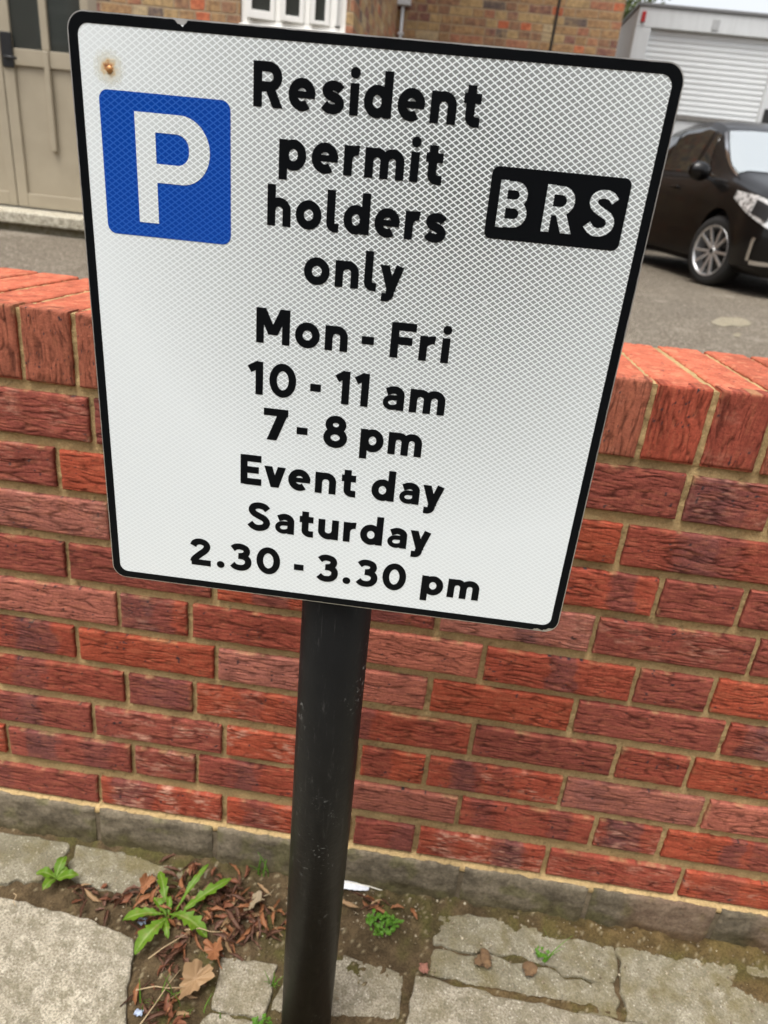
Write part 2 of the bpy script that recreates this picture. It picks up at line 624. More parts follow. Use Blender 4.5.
def slab(name, poly, z, mat, rough=0.004, step=0.012, tilt=(0, 0), seed=0):
    pts = []
    n = len(poly)
    for i in range(n):
        a, b = Vector(poly[i]), Vector(poly[(i + 1) % n])
        L = (b - a).length
        m = max(1, int(L / step))
        nn = Vector((-(b - a).y, (b - a).x)).normalized()
        for k in range(m):
            t = k / m
            p = a + (b - a) * t
            w = (fbm(np.array([(p.x * 55 + seed)]), np.array([p.y * 55]), seed + i)[0] - 0.5) * 2
            fade = min(1, 4 * t * (1 - t) + 0.15)
            q = p + nn * (w * rough * 2.2 * fade)
            pts.append((q.x, q.y))
    bm = bmesh.new()
    vs = [bm.verts.new((x, y, z + tilt[0] * x + (tilt[1] + SLOPE) * y)) for x, y in pts]
    f = bm.faces.new(vs)
    f.normal_update()
    if f.normal.z < 0: f.normal_flip()
    top = f
    ext = bmesh.ops.extrude_face_region(bm, geom=[top])
    vv = [e for e in ext['geom'] if isinstance(e, bmesh.types.BMVert)]
    # extruded copy becomes the top; lower the old ring
    for v in vs: v.co.z -= 0.05
    if top.is_valid: bmesh.ops.delete(bm, geom=[top], context='FACES_ONLY')
    bmesh.ops.recalc_face_normals(bm, faces=bm.faces)
    me = bpy.data.meshes.new(name)
    bm.to_mesh(me)
    bm.free()
    o = link(name, me, mat)
    m = o.modifiers.new('bevel', 'BEVEL')
    m.width = 0.0035
    m.segments = 2
    m.limit_method = 'ANGLE'
    m.angle_limit = R(50)
    return tag(o, kind='structure')


slab('paving_slab', [(-0.822, -0.016), (-1.7, -0.014), (-1.7, -0.112), (-0.90, -0.106), (-0.835, -0.092), (-0.82, -0.055)], 0.000, M_slab_grit, 0.004, seed=1)
slab('paving_slab', [(-0.562, -0.030), (-0.70, -0.022), (-0.812, -0.018), (-0.808, -0.055), (-0.775, -0.085), (-0.70, -0.092), (-0.63, -0.078), (-0.575, -0.058)], 0.002, M_slab_grit, 0.005, seed=2)
slab('paving_slab', [(-0.640, -0.162), (-0.765, -0.139), (-0.90, -0.131), (-1.9, -0.122), (-1.9, -0.72), (-0.545, -0.72), (-0.598, -0.29)], 0.004, M_slab_pale, 0.003, seed=3)
slab('paving_slab', [(-0.403, -0.160), (-0.496, -0.162), (-0.488, -0.238), (-0.407, -0.241)], 0.000, M_slab_brown, 0.003, seed=4)
slab('paving_slab', [(-0.410, -0.246), (-0.486, -0.243), (-0.52, -0.30), (-0.535, -0.72), (-0.415, -0.72)], -0.002, M_slab_brown, 0.003, seed=5)
slab('paving_slab', [(-0.200, -0.142), (-0.300, -0.126), (-0.388, -0.158), (-0.399, -0.226), (-0.204, -0.208)], -0.004, M_slab_brown, 0.0025, seed=6)
slab('paving_slab', [(-0.206, -0.211), (-0.400, -0.229), (-0.407, -0.72), (-0.22, -0.72)], -0.012, M_slab_brown, 0.0025, seed=7)
slab('paving_slab', [(1.5, -0.168), (0.5, -0.166), (0.18, -0.159), (-0.02, -0.154), (-0.184, -0.143), (-0.195, -0.222), (-0.21, -0.72), (1.5, -0.72)], 0.004, M_slab_brown, 0.003, seed=8)
slab('paving_slab', [(0.145, -0.027), (0.05, -0.031), (-0.06, -0.026), (-0.150, -0.036), (-0.158, -0.088), (-0.09, -0.092), (-0.03, -0.084), (0.03, -0.090), (0.10, -0.103), (0.142, -0.098), (0.152, -0.06)], 0.000, M_slab_grit, 0.006, seed=9)
slab('paving_slab', [(0.140, -0.102), (0.10, -0.108), (0.02, -0.096), (-0.04, -0.090), (-0.155, -0.094), (-0.166, -0.138), (0.00, -0.150), (0.141, -0.155)], -0.001, M_slab_grit, 0.006, seed=10)
slab('paving_slab', [(1.5, -0.024), (0.42, -0.024), (0.25, -0.030), (0.158, -0.027), (0.150, -0.10), (0.148, -0.156), (0.4, -0.160), (1.5, -0.163)], 0.001, M_slab_grit, 0.005, seed=11)



def grid_mesh(name, X, Y, Z, col, mat, parent=None, smooth=True, flip=False):
    nv, nu = X.shape
    co = np.stack([X, Y, Z], -1).reshape(-1, 3)
    i = np.arange(nv * nu).reshape(nv, nu)
    q = np.stack([i[:-1, :-1], i[:-1, 1:], i[1:, 1:], i[1:, :-1]], -1).reshape(-1, 4)
    if flip: q = q[:, ::-1]
    return np_mesh(name, co, q, col.reshape(-1, 3) if col is not None else None, mat, parent, smooth)


def np_mesh(name, co, q, col, mat, parent=None, smooth=True):
    me = bpy.data.meshes.new(name)
    me.vertices.add(len(co))
    me.vertices.foreach_set('co', np.ascontiguousarray(co, np.float32).ravel())
    me.loops.add(q.size)
    me.loops.foreach_set('vertex_index', np.ascontiguousarray(q, np.int32).ravel())
    me.polygons.add(len(q))
    me.polygons.foreach_set('loop_start', np.arange(0, q.size, 4, dtype=np.int32))
    me.polygons.foreach_set('loop_total', np.full(len(q), 4, np.int32))
    me.update(calc_edges=True)
    if col is not None:
        a = me.color_attributes.new('Col', 'FLOAT_COLOR', 'POINT')
        a.data.foreach_set('color', np.c_[col, np.ones(len(col))].astype(np.float32).ravel())
    me.validate()
    return link(name, me, mat, parent, smooth)


# soil between the slabs
x = np.arange(-1.7, 1.3, 0.004)
y = np.arange(-0.74, 0.0141, 0.004)
X, Y = np.meshgrid(x, y)
n1 = fbm(X * 60, Y * 60, 1, 4)
n2 = fbm(X * 18, Y * 18, 5, 3)
n3 = fbm(X * 220, Y * 220, 9, 2)
ell = lambda cx, cy, rx, ry: np.exp(-(((X - cx) / rx) ** 2 + ((Y - cy) / ry) ** 2))
lit = np.clip(ell(-0.52, -0.09, 0.13, 0.07) + ell(-0.56, -0.22, 0.035, 0.12) + ell(-0.70, -0.112, 0.12, 0.018)
              + ell(-0.26, -0.055, 0.09, 0.05), 0, 1)
rim = sstep(-0.040, -0.014, Y) * sstep(-0.22, -0.12, X) + 0.55 * sstep(-0.03, -0.006, Y) * sstep(-0.3, -0.6, X)
brown = ell(0.385, -0.075, 0.055, 0.022) + ell(0.19, -0.03, 0.2, 0.014) + 0.7 * ell(0.02, -0.148, 0.16, 0.008)
BASE = np.where(Y > -0.125, -0.0052, -0.0062)
BASE = np.where((X < -0.62) & (Y < -0.10), -0.009, BASE)
H = BASE + 0.0125 * lit + 0.0105 * rim + 0.014 * np.clip(brown, 0, 1) * (n2 > 0.2) + (n1 - 0.5) * 0.018 * (0.45 + lit + rim) + (n2 - 0.5) * 0.010 * (Y > -0.13) + (n3 - 0.5) * 0.005
H = np.minimum(H, 0.020) + SLOPE * Y
moss = sstep(0.46, 0.62, n2) * (0.4 + 0.6 * sstep(0.45, 0.6, n1))
colS = np.array((0.080, 0.056, 0.030)) * (0.45 + 1.1 * n1[..., None])
colS = colS * (1 - moss[..., None] * 0.75) + np.array((0.070, 0.066, 0.020)) * moss[..., None] * 0.75
och = np.clip(rim * sstep(0.0, 0.2, X) + brown, 0, 1)[..., None] * 0.6
colS = colS * (1 - och) + np.array((0.135, 0.090, 0.034)) * (0.5 + 0.8 * n1[..., None]) * och
sp = (n3 > 0.80)[..., None]
colS = np.where(sp, np.array((0.22, 0.18, 0.11)), colS)
tag(grid_mesh('soil_strip', X, Y, H, colS, M_soil), kind='structure')


def soil_h(px, py):
    i = int(round((px + 1.7) / 0.004)); j = int(round((py + 0.74) / 0.004))
    return float(max(H[min(max(j, 0), H.shape[0] - 1), min(max(i, 0), H.shape[1] - 1)], -0.004 + SLOPE * py))


# ---------------------------------------------------------------- the red brick wall
WALL = empty('brick_wall', (0, 0, 0), (-0.02829, 0, 0))
tag(WALL, 'low red brick garden wall with ochre mortar and brick-on-edge top, behind the parking sign', 'wall')
ZB = 0.840                     # coping underside above the ground


def crease(u, v, seed, vertical=False):
    """folded 'rustic' face: wavy ridges in mm, positive = into the wall"""
    if vertical: u, v = v, u
    wx = (vn(u / 44, v / 34, seed + 1) - 0.5) * 9 + (vn(u / 14, v / 9, seed + 2) - 0.5) * 2.0 + u * 0.03
    a = vn(u / 36, (v + wx) / 4.6, seed)
    b = vn(u / 22 + 9, (v + wx * 0.85) / 3.0, seed + 5)
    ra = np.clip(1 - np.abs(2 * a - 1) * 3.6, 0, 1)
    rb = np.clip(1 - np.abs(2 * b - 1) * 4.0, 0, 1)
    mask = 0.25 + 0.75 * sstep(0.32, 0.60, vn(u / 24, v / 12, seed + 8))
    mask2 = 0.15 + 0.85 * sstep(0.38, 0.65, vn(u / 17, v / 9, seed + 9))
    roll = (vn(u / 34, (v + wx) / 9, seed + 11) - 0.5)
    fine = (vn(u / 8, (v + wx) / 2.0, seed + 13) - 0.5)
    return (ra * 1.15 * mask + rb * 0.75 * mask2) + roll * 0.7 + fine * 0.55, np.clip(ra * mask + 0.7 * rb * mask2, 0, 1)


class BrickMesh:
    def __init__(s):
        s.co, s.q, s.c, s.n = [], [], [], 0

    def face(s, P, col, flip=False):
        """P (nv,nu,3), col (nv,nu,3)"""
        nv, nu, _ = P.shape
        i = np.arange(nv * nu).reshape(nv, nu) + s.n
        q = np.stack([i[:-1, :-1], i[:-1, 1:], i[1:, 1:], i[1:, :-1]], -1).reshape(-1, 4)
        if flip: q = q[:, ::-1]
        s.co.append(P.reshape(-1, 3)); s.q.append(q); s.c.append(col.reshape(-1, 3)); s.n += nv * nu
        return i

    def skirt(s, P, col, to, axis):
        """side walls from the rim of grid P back to coordinate `to` along axis"""
        ring = np.concatenate([P[0, :], P[1:, -1], P[-1, -2::-1], P[-2:0:-1, 0]])
        rc = np.concatenate([col[0, :], col[1:, -1], col[-1, -2::-1], col[-2:0:-1, 0]])
        back = ring.copy()
        back[:, axis] = to
        m = len(ring)
        a = np.arange(m) + s.n
        b = a + m
        q = np.stack([a, b, np.roll(b, -1), np.roll(a, -1)], -1)
        s.co += [ring, back]; s.q.append(q); s.c += [rc, rc * 0.9]; s.n += 2 * m

    def build(s, name, mat, parent):
        return np_mesh(name, np.concatenate(s.co), np.concatenate(s.q), np.concatenate(s.c), mat, parent, True)


TONES = [(0.290, 0.060, 0.031), (0.265, 0.056, 0.032), (0.238, 0.054, 0.034), (0.208, 0.054, 0.038), (0.180, 0.058, 0.048)]


def brick_face(bm, u0, u1, v0, v1, seed, tone, vertical=False, band=0.5, pale=0.0, step=1.9, plinth=False):
    su_, sv_ = (1.1, 2.6) if vertical else (2.6, 1.1)
    nu = max(6, int((u1 - u0) / su_)); nv = max(6, int((v1 - v0) / sv_))
    # finer towards the edges so that the arris is rounded
    def spaced(a, b, n):
        t = np.linspace(0, 1, n + 1)
        t = np.concatenate([[0, 0.9 / (b - a), 2.0 / (b - a)], t[1:-1], [1 - 2.0 / (b - a), 1 - 0.9 / (b - a), 1]])
        return a + (b - a) * np.sort(t)
    us, vs = spaced(u0, u1, nu), spaced(v0, v1, nv)
    U, V = np.meshgrid(us, vs)
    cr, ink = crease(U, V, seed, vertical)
    e = np.minimum(np.minimum(U - u0, u1 - U), np.minimum(V - v0, v1 - V))
    d = cr * np.clip(e / 3.0, 0.25, 1) * (0.35 if plinth else 1) + 2.2 * np.exp(-e / 1.3) + 1.4 * np.exp(-e / 3.0) * (fbm(U / 9, V / 9, seed + 3) - 0.35)
    # ragged outline
    cu = (U - (u0 + u1) / 2) / ((u1 - u0) / 2); cv = (V - (v0 + v1) / 2) / ((v1 - v0) / 2)
    jit = 2.2
    U2 = U + np.sign(cu) * np.abs(cu) ** 12 * jit * (fbm(U * 0 + np.sign(cu) * 5, V / 11, seed + 20) - 0.52)
    V2 = V + np.sign(cv) * np.abs(cv) ** 6 * jit * (fbm(U / 14, V * 0 + np.sign(cv) * 7, seed + 30) - 0.52)
    c = np.ones(U.shape + (3,)) * np.array(tone)
    f = fbm(U / 26, V / 26, seed + 40)
    c = c * (0.78 + 0.5 * f[..., None])
    rs = np.random.default_rng(seed)
    if rs.random() < band:
        L, T = (v1 - v0, V - v0) if vertical else (u1 - u0, U - u0)
        for k in range(rs.integers(1, 4)):
            cpos = rs.uniform(0.1, 0.9) * L
            w = rs.uniform(14, 34)
            wob = (fbm(U / 15, V / 15, seed + 50 + k) - 0.5) * 26
            m = (1 - sstep(w * 0.75, w * 1.15, np.abs(T - cpos + wob))) * rs.uniform(0.25, 0.7)
            pc = np.array(((0.150, 0.052, 0.046), (0.130, 0.056, 0.052), (0.170, 0.050, 0.040))[rs.integers(0, 3)])
            c = c * (1 - m[..., None]) + pc * (0.8 + 0.4 * f[..., None]) * m[..., None]
    # shade of the folds, painted into the brick colour
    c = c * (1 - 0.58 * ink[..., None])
    hi_ = sstep(0.55, 0.8, vn(U / 13, V / 3.4, seed + 45)) if not vertical else sstep(0.62, 0.85, vn(U / 2.6, V / 16, seed + 45))
    c = c * (1 - 0.16 * hi_[..., None]) + np.array((0.48, 0.17, 0.09)) * 0.16 * hi_[..., None]
    # dark pits
    pit = (vn(U / 3.2, V / 3.2, seed + 70) > 0.90) & (vn(U / 40, V / 30, seed + 71) > 0.55)
    c[pit] = np.array((0.035, 0.025, 0.028))
    if pale > 0:
        m = sstep(0.45, 0.75, fbm(U / 30, V / 16, seed + 60, 3)) * sstep(0.35, 0.75, fbm(U / 9, V / 2.6, seed + 61, 3)) * (1 - ink) * pale
        c = c * (1 - m[..., None]) + np.array((0.50, 0.27, 0.19)) * m[..., None]
    # mortar smears on the rim
    sm = np.exp(-e / 1.8) * sstep(0.58, 0.80, fbm(U / 17, V / 17, seed + 80)) * 0.45
    c = c * (1 - sm[..., None]) + np.array((0.36, 0.25, 0.115)) * sm[..., None]
    P = np.stack([U2 / 1000, d / 1000, V2 / 1000 + ZB], -1)
    bm.face(P, c)
    bm.skirt(P, c, 0.03, 1)
    return c


# course tops / undersides in mm below the coping underside, as measured
CT = {1: -12, 2: -92, 3: -165, 4: -240, 5: -315, 6: -388, 7: -463, 8: -539, 9: -613, 10: -695}
CB = {1: -74, 2: -150, 3: -222.5, 4: -298, 5: -372.5, 6: -444.5, 7: -519.5, 8: -596, 9: -669.5, 10: -751}
OFFR = {1: -5, 3: 0, 5: 2, 7: 8, 9: 6, 2: 5, 4: -2, 6: -1, 8: 12, 10: 15}      # joint offset at the right
OFFL = {1: -22, 3: -5, 5: 0, 7: 6, 9: 10, 2: -5, 4: -4, 6: 0, 8: 16, 10: 17}
bw = BrickMesh()
rs = np.random.default_rng(21)
U_LO, U_HI = -1900, 1400
sd = 100
for c in range(1, 11):
    js = []
    base = 72 if c % 2 else 0          # odd courses: header 72..184; even: header -323..-211
    for k in range(-4, 4):
        o = base + 787.5 * k
        if c % 2:
            js += [o, o + 112.5, o + 337.5, o + 562.5]
        else:
            js += [o - 323.5, o - 211.5 - 12 + 1, o, o + 226]
    js = sorted(js)
    if c % 2 == 0:
        js = []
        for k in range(-4, 4):
            o = 787.5 * k
            js += [o - 335.5, o - 223.5, o, o + 226]
        js = sorted(js)
    for a, b in zip(js[:-1], js[1:]):
        if b < U_LO or a > U_HI: continue
        def off(u):
            t = min(max((u + 715) / 785, -0.3), 1.3)
            return OFFL[c] + (OFFR[c] - OFFL[c]) * t
        u0, u1 = a + off(a) + 4.4 + rs.uniform(-1, 1), b + off(b) - 4.4 + rs.uniform(-1, 1)
        sd += 1
        pale = 0.0
        r_ = rs.random()
        if c >= 8 and r_ < 0.45: pale = rs.uniform(0.3, 1.0)
        elif r_ < 0.15: pale = 0.35
        ti = rs.integers(0, 5) if c <= 5 else rs.integers(0, 4)
        tone = np.array(TONES[ti])
        if c <= 4 and rs.random() < 0.4: tone = np.array(TONES[3])
        if rs.random() < 0.10: tone = tone * 0.7 + np.array((0.42, 0.20, 0.15)) * 0.3
        tone = tone * rs.uniform(0.9, 1.12)
        dv = rs.uniform(-1.2, 1.2)
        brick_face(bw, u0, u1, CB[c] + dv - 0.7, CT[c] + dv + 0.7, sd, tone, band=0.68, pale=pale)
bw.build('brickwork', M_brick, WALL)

# coping: bricks on edge, top and front
bc = BrickMesh()
for k in range(-24, 18):
    sd += 1
    u0, u1 = k * 75 + rs.uniform(-1.5, 1.5), k * 75 + 65 + rs.uniform(-1.5, 1.5)
    vt, vb = 103 + rs.uniform(-1.5, 1.5), 4.5 + rs.uniform(-2, 2)
    dep = 320 + rs.uniform(-5, 5)
    tone = np.array(TONES[rs.integers(0, 3)]) * rs.uniform(0.9, 1.1)
    if rs.random() < 0.25: tone = np.array((0.27, 0.085, 0.05))
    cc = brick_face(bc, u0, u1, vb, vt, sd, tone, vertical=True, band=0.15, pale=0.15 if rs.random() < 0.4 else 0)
    # top face
    us = np.concatenate([[u0, u0 + 1, u0 + 2.2], np.linspace(u0 + 4.5, u1 - 4.5, 18), [u1 - 2.2, u1 - 1, u1]])
    ds = np.concatenate([[3.2, 4.2, 5], np.linspace(6, dep - 6, 80), [dep - 3, dep - 1.2, dep]])
    U, D = np.meshgrid(us, ds)
    e = np.minimum(np.minimum(U - u0, u1 - U), np.minimum(D - 2.4, dep - D))
    pitm = sstep(0.62, 0.75, vn(U / 4, D / 4, sd)) * sstep(0.3, 0.6, vn(U / 25, D / 25, sd + 1))
    h = vt - 2.4 * np.exp(-e / 1.5) - 1.3 * pitm - 0.9 * (fbm(U / 8, D / 8, sd + 2) - 0.5) - 2.2 * np.exp(-e / 3.5) * np.clip(fbm(U / 10, D / 10, sd + 9) - 0.4, 0, 1)
    f = fbm(U / 20, D / 20, sd + 4)
    tt = np.array((0.37, 0.100, 0.056)) * rs.uniform(0.82, 1.15)
    c = np.ones(U.shape + (3,)) * tt * (0.62 + 0.75 * f[..., None])
    pk = sstep(0.58, 0.72, fbm(U / 9, D / 14, sd + 6, 4)) * 0.5
    c = c * (1 - pk[..., None]) + np.array((0.50, 0.20, 0.11)) * pk[..., None]
    dk = (vn(U / 2.6, D / 2.6, sd + 8) > 0.93)
    c[dk] = np.array((0.16, 0.05, 0.04))
    P = np.stack([U / 1000, D / 1000, h / 1000 + ZB], -1)
    bc.face(P, c)
    bc.skirt(P, c, ZB + 0.003, 2)
bc.build('coping', M_brick, WALL)

# mortar: one recessed front sheet and one between the coping bricks
u = np.arange(U_LO, U_HI, 4.0)
v = np.concatenate([np.arange(-768, 99, 3.2), [99]])
U, V = np.meshgrid(u, v)
d = 8.2 + (fbm(U / 12, V / 12, 300, 4) - 0.5) * 4.2 + (vn(U / 3, V / 3, 301) - 0.5) * 1.2
d = np.where(V > 3, d - 1.2, d)
low = 1 - sstep(-761, -752, V + (fbm(U / 16, V / 16, 307) - 0.5) * 4)
d = d - low * 14.2
f = fbm(U / 40, V / 25, 302, 4)
cm = np.array((0.395, 0.280, 0.135)) * (0.72 + 0.55 * f[..., None])
pale = np.clip(sstep(-560, -760, V) * 0.55 + sstep(0.55, 0.8, fbm(U / 120, V / 60, 303)) * 0.4, 0, 1)[..., None]
cm = cm * (1 - pale) + np.array((0.385, 0.27, 0.125)) * (0.66 + 0.5 * f[..., None]) * pale
gr = (vn(U / 3.3, V / 3.3, 305) > 0.88)
cm[gr] *= 0.6
grid_mesh('mortar', U / 1000, d / 1000, V / 1000 + ZB, cm, M_mortar, WALL)
u = np.arange(U_LO, U_HI, 5.0)
dd = np.arange(8.6, 318.1, 5.0)
U, D = np.meshgrid(u, dd)
h = 99 + (fbm(U / 12, D / 12, 310, 3) - 0.5) * 4 - 2.5 * np.exp(-np.minimum(D - 2, 318 - D) / 4)
f = fbm(U / 25, D / 30, 311, 4)
cm2 = np.array((0.34, 0.24, 0.115)) * (0.72 + 0.55 * f[..., None])
grid_mesh('mortar_top', U / 1000, D / 1000, h / 1000 + ZB, cm2, M_mortar, WALL)
# solid core and back face
core = MB()
core.box(U_LO / 1000 + 0.01, U_HI / 1000 - 0.01, 0.012, 0.31, -0.06, ZB + 0.09)
core.build('wall_core', M_slab_brown, WALL)
# plinth of grey bricks, a little proud
bp = BrickMesh()
PJ = [-0.7726 - 0.226 * k for k in range(5, 0, -1)] + [-0.7726, -0.5583, -0.338, -0.1216, 0.0986, 0.3136, 0.540, 0.765, 0.99, 1.215, 1.44]
for a, b in zip(PJ[:-1], PJ[1:]):
    sd += 1
    bb = BrickMesh()
    u0, u1 = a * 1000 + 4.5, b * 1000 - 4.5
    nu, nv = 46, 30
    U, V = np.meshgrid(np.linspace(u0, u1, nu), np.linspace(-862, -759, nv))
    e = np.minimum(np.minimum(U - u0, u1 - U), -759 - V)
    dd_ = -10 + 3.0 * np.exp(-np.clip(e, 0, 99) / 2.5) + (fbm(U / 20, V / 20, sd, 4) - 0.5) * 4 + (vn(U / 4, V / 4, sd) - 0.5) * 1.2
    f = fbm(U / 40, V / 22, sd + 3, 4)
    c = np.array((0.135, 0.112, 0.078)) * (0.45 + 1.1 * f[..., None])
    tn = sstep(0.5, 0.7, fbm(U / 14, V / 10, sd + 5))[..., None] * 0.45
    c = c * (1 - tn) + np.array((0.24, 0.20, 0.14)) * tn
    m = sstep(-795, -835, V + (f - 0.5) * 40)[..., None] * 0.75
    c = c * (1 - m) + np.array((0.075, 0.062, 0.026)) * m
    ol = sstep(0.55, 0.7, fbm(U / 30, V / 30, sd + 7))[..., None] * 0.5
    c = c * (1 - ol) + np.array((0.13, 0.12, 0.05)) * ol
    if 0.3 < b < 0.6: c = c * 0.8 + np.array((0.22, 0.08, 0.05)) * 0.2 * sstep(u0 + 40, u0 + 90, U)[..., None]
    P = np.stack([U / 1000, dd_ / 1000, V / 1000 + ZB], -1)
    bp.face(P, c)
    bp.skirt(P, c, 0.02, 1)
bp.build('plinth', M_plinth, WALL)
U, V = np.meshgrid(np.arange(U_LO, U_HI, 6.0), np.arange(-870, -765, 5.0))
d = -5.5 + (fbm(U / 14, V / 14, 333, 3) - 0.5) * 4
cm3 = np.array((0.15, 0.12, 0.08)) * (0.7 + 0.6 * fbm(U / 30, V / 30, 335)[..., None])
grid_mesh('plinth_mortar', U / 1000, d / 1000, V / 1000 + ZB, cm3, M_mortar, WALL)


# ---------------------------------------------------------------- the parking sign on its pole
SIGN = empty('parking_sign', (-0.34023, -0.24653, 0.05691))
SIGN.scale = (0.95, 0.95, 0.95)
tag(SIGN, 'white parking restriction sign with black border and blue P square on a black pole', 'road sign')
pl = MB()
pl.tube([(0, 0, -0.25), (-0.0070, -0.0025, 1.175)], 0.038, 64)
pl.build('pole', M_pole, SIGN, smooth=True).data.polygons[-1].use_smooth = False
cp = MB()
cp.lathe([(0.0, 1.192), (0.02, 1.190), (0.034, 1.183), (0.0395, 1.176), (0.0395, 1.160), (0.038, 1.160)], 'Z', 40, (-0.0070, -0.0025, 0))
recalc(cp.build('pole_cap', M_pole, SIGN, smooth=True))
ex = Vector((0.9999347, 0.0082598, 0.0078972)); ez = Vector((-0.0078973, 0, 0.9999688)); ey = ez.cross(ex)
plate_w = Matrix(((ex.x, ey.x, ez.x, -0.006326), (ex.y, ey.y, ez.y, -0.052558),
                  (ex.z, ey.z, ez.z, 0.988098), (0, 0, 0, 1)))
HW, HH = 0.225, 0.2405


def rrect(x0, x1, z0, z1, r, n=10):
    out = []
    for cx, cz, a0 in ((x1 - r, z1 - r, 0), (x0 + r, z1 - r, 90), (x0 + r, z0 + r, 180), (x1 - r, z0 + r, 270)):
        for k in range(n + 1):
            a = R(a0 + 90 * k / n)
            out.append((cx + r * math.cos(a), cz + r * math.sin(a)))
    return out


def flat(poly, y, name, mat, parent):
    b = MB()
    b.add([(x_, y, z_) for x_, z_ in poly], [tuple(range(len(poly)))])
    return b.build(name, mat, parent)


pm = MB()
ol = rrect(-HW, HW, -HH, HH, 0.0135)
n_ = len(ol)
pm.add([(a, 0, b) for a, b in ol] + [(a, 0.003, b) for a, b in ol],
       [tuple(range(n_)), tuple(range(n_, 2 * n_))[::-1]] + [(k, n_ + k, n_ + (k + 1) % n_, (k + 1) % n_) for k in range(n_)])
PLATE = pm.build('sign_plate', M_alu, SIGN)
PLATE.matrix_local = plate_w
recalc(PLATE)
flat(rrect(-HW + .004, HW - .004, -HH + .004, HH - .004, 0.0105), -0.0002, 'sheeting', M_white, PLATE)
# border ring with small chips at the edge
outer = rrect(-HW + .0009, HW - .0009, -HH + .0009, HH - .0009, 0.0128, 14)
inner = rrect(-HW + .0080, HW - .0080, -HH + .0078, HH - .0078, 0.0082, 14)


def dens(poly, inner_, m=14):
    o, i = [], []
    for k in range(len(poly)):
        a, b = Vector(poly[k]), Vector(poly[(k + 1) % len(poly)])
        c, d_ = Vector(inner_[k]), Vector(inner_[(k + 1) % len(poly)])
        mm = 260 if (b - a).length > 0.1 else 1
        for t in range(mm):
            o.append(a + (b - a) * (t / mm)); i.append(c + (d_ - c) * (t / mm))
    return o, i


oo, ii = dens(outer, inner)
chip_at = [(-0.1384, HH, 0.0050, 0.0042), (0.215, -0.236, 0.006, 0.003), (0.206, -HH, 0.005, 0.0026)]
bo = MB()
vo, vi = [], []
for k, (a, b) in enumerate(zip(oo, ii)):
    w = 0.0006 * max(0, fbm(np.array([k * 0.23]), np.array([3.1]), 5)[0] - 0.45)
    for cx, cz, rad, dep in chip_at:
        dd = math.hypot(a.x - cx, a.y - cz)
        if dd < rad: w += dep * (1 - (dd / rad) ** 2) * (0.7 + 0.6 * random.random())
    p = a + (b - a).normalized() * w
    vo.append((p.x, -0.0004, p.y)); vi.append((b.x, -0.0004, b.y))
m_ = len(vo)
bo.add(vo + vi, [(k, (k + 1) % m_, m_ + (k + 1) % m_, m_ + k) for k in range(m_)])
bo.build('border', M_black, PLATE)

# ---- stroke lettering (mm), modelled on British road-sign lettering
def arc(cx, cy, rx, ry, a0, a1, n=18):
    return [(cx + rx * math.cos(R(a0 + (a1 - a0) * k / n)), cy + ry * math.sin(R(a0 + (a1 - a0) * k / n))) for k in range(n + 1)]


def spl(pts, n=7):
    out = []
    P = [pts[0]] + list(pts) + [pts[-1]]
    for i in range(1, len(P) - 2):
        p0, p1, p2, p3 = [np.array(q, float) for q in P[i - 1:i + 3]]
        for k in range(n):
            t = k / n
            out.append(tuple(0.5 * (2 * p1 + (p2 - p0) * t + (2 * p0 - 5 * p1 + 4 * p2 - p3) * t * t + (3 * p1 - p0 - 3 * p2 + p3) * t ** 3)))
    out.append(tuple(pts[-1]))
    return out


X_, CAPH, ASC, DSC = 20.8, 29.4, 30.2, -7.2
h3 = 3.1
BOWL = lambda cx: arc(cx, X_ / 2, 6.5, 7.5, 0, 360, 32)
def hs_(x0, y0, x1, y1, wx=7.0):
    """a slanting stem with level ends"""
    return ('poly', [(x0 - wx / 2, y0), (x0 + wx / 2, y0), (x1 + wx / 2, y1), (x1 - wx / 2, y1)])


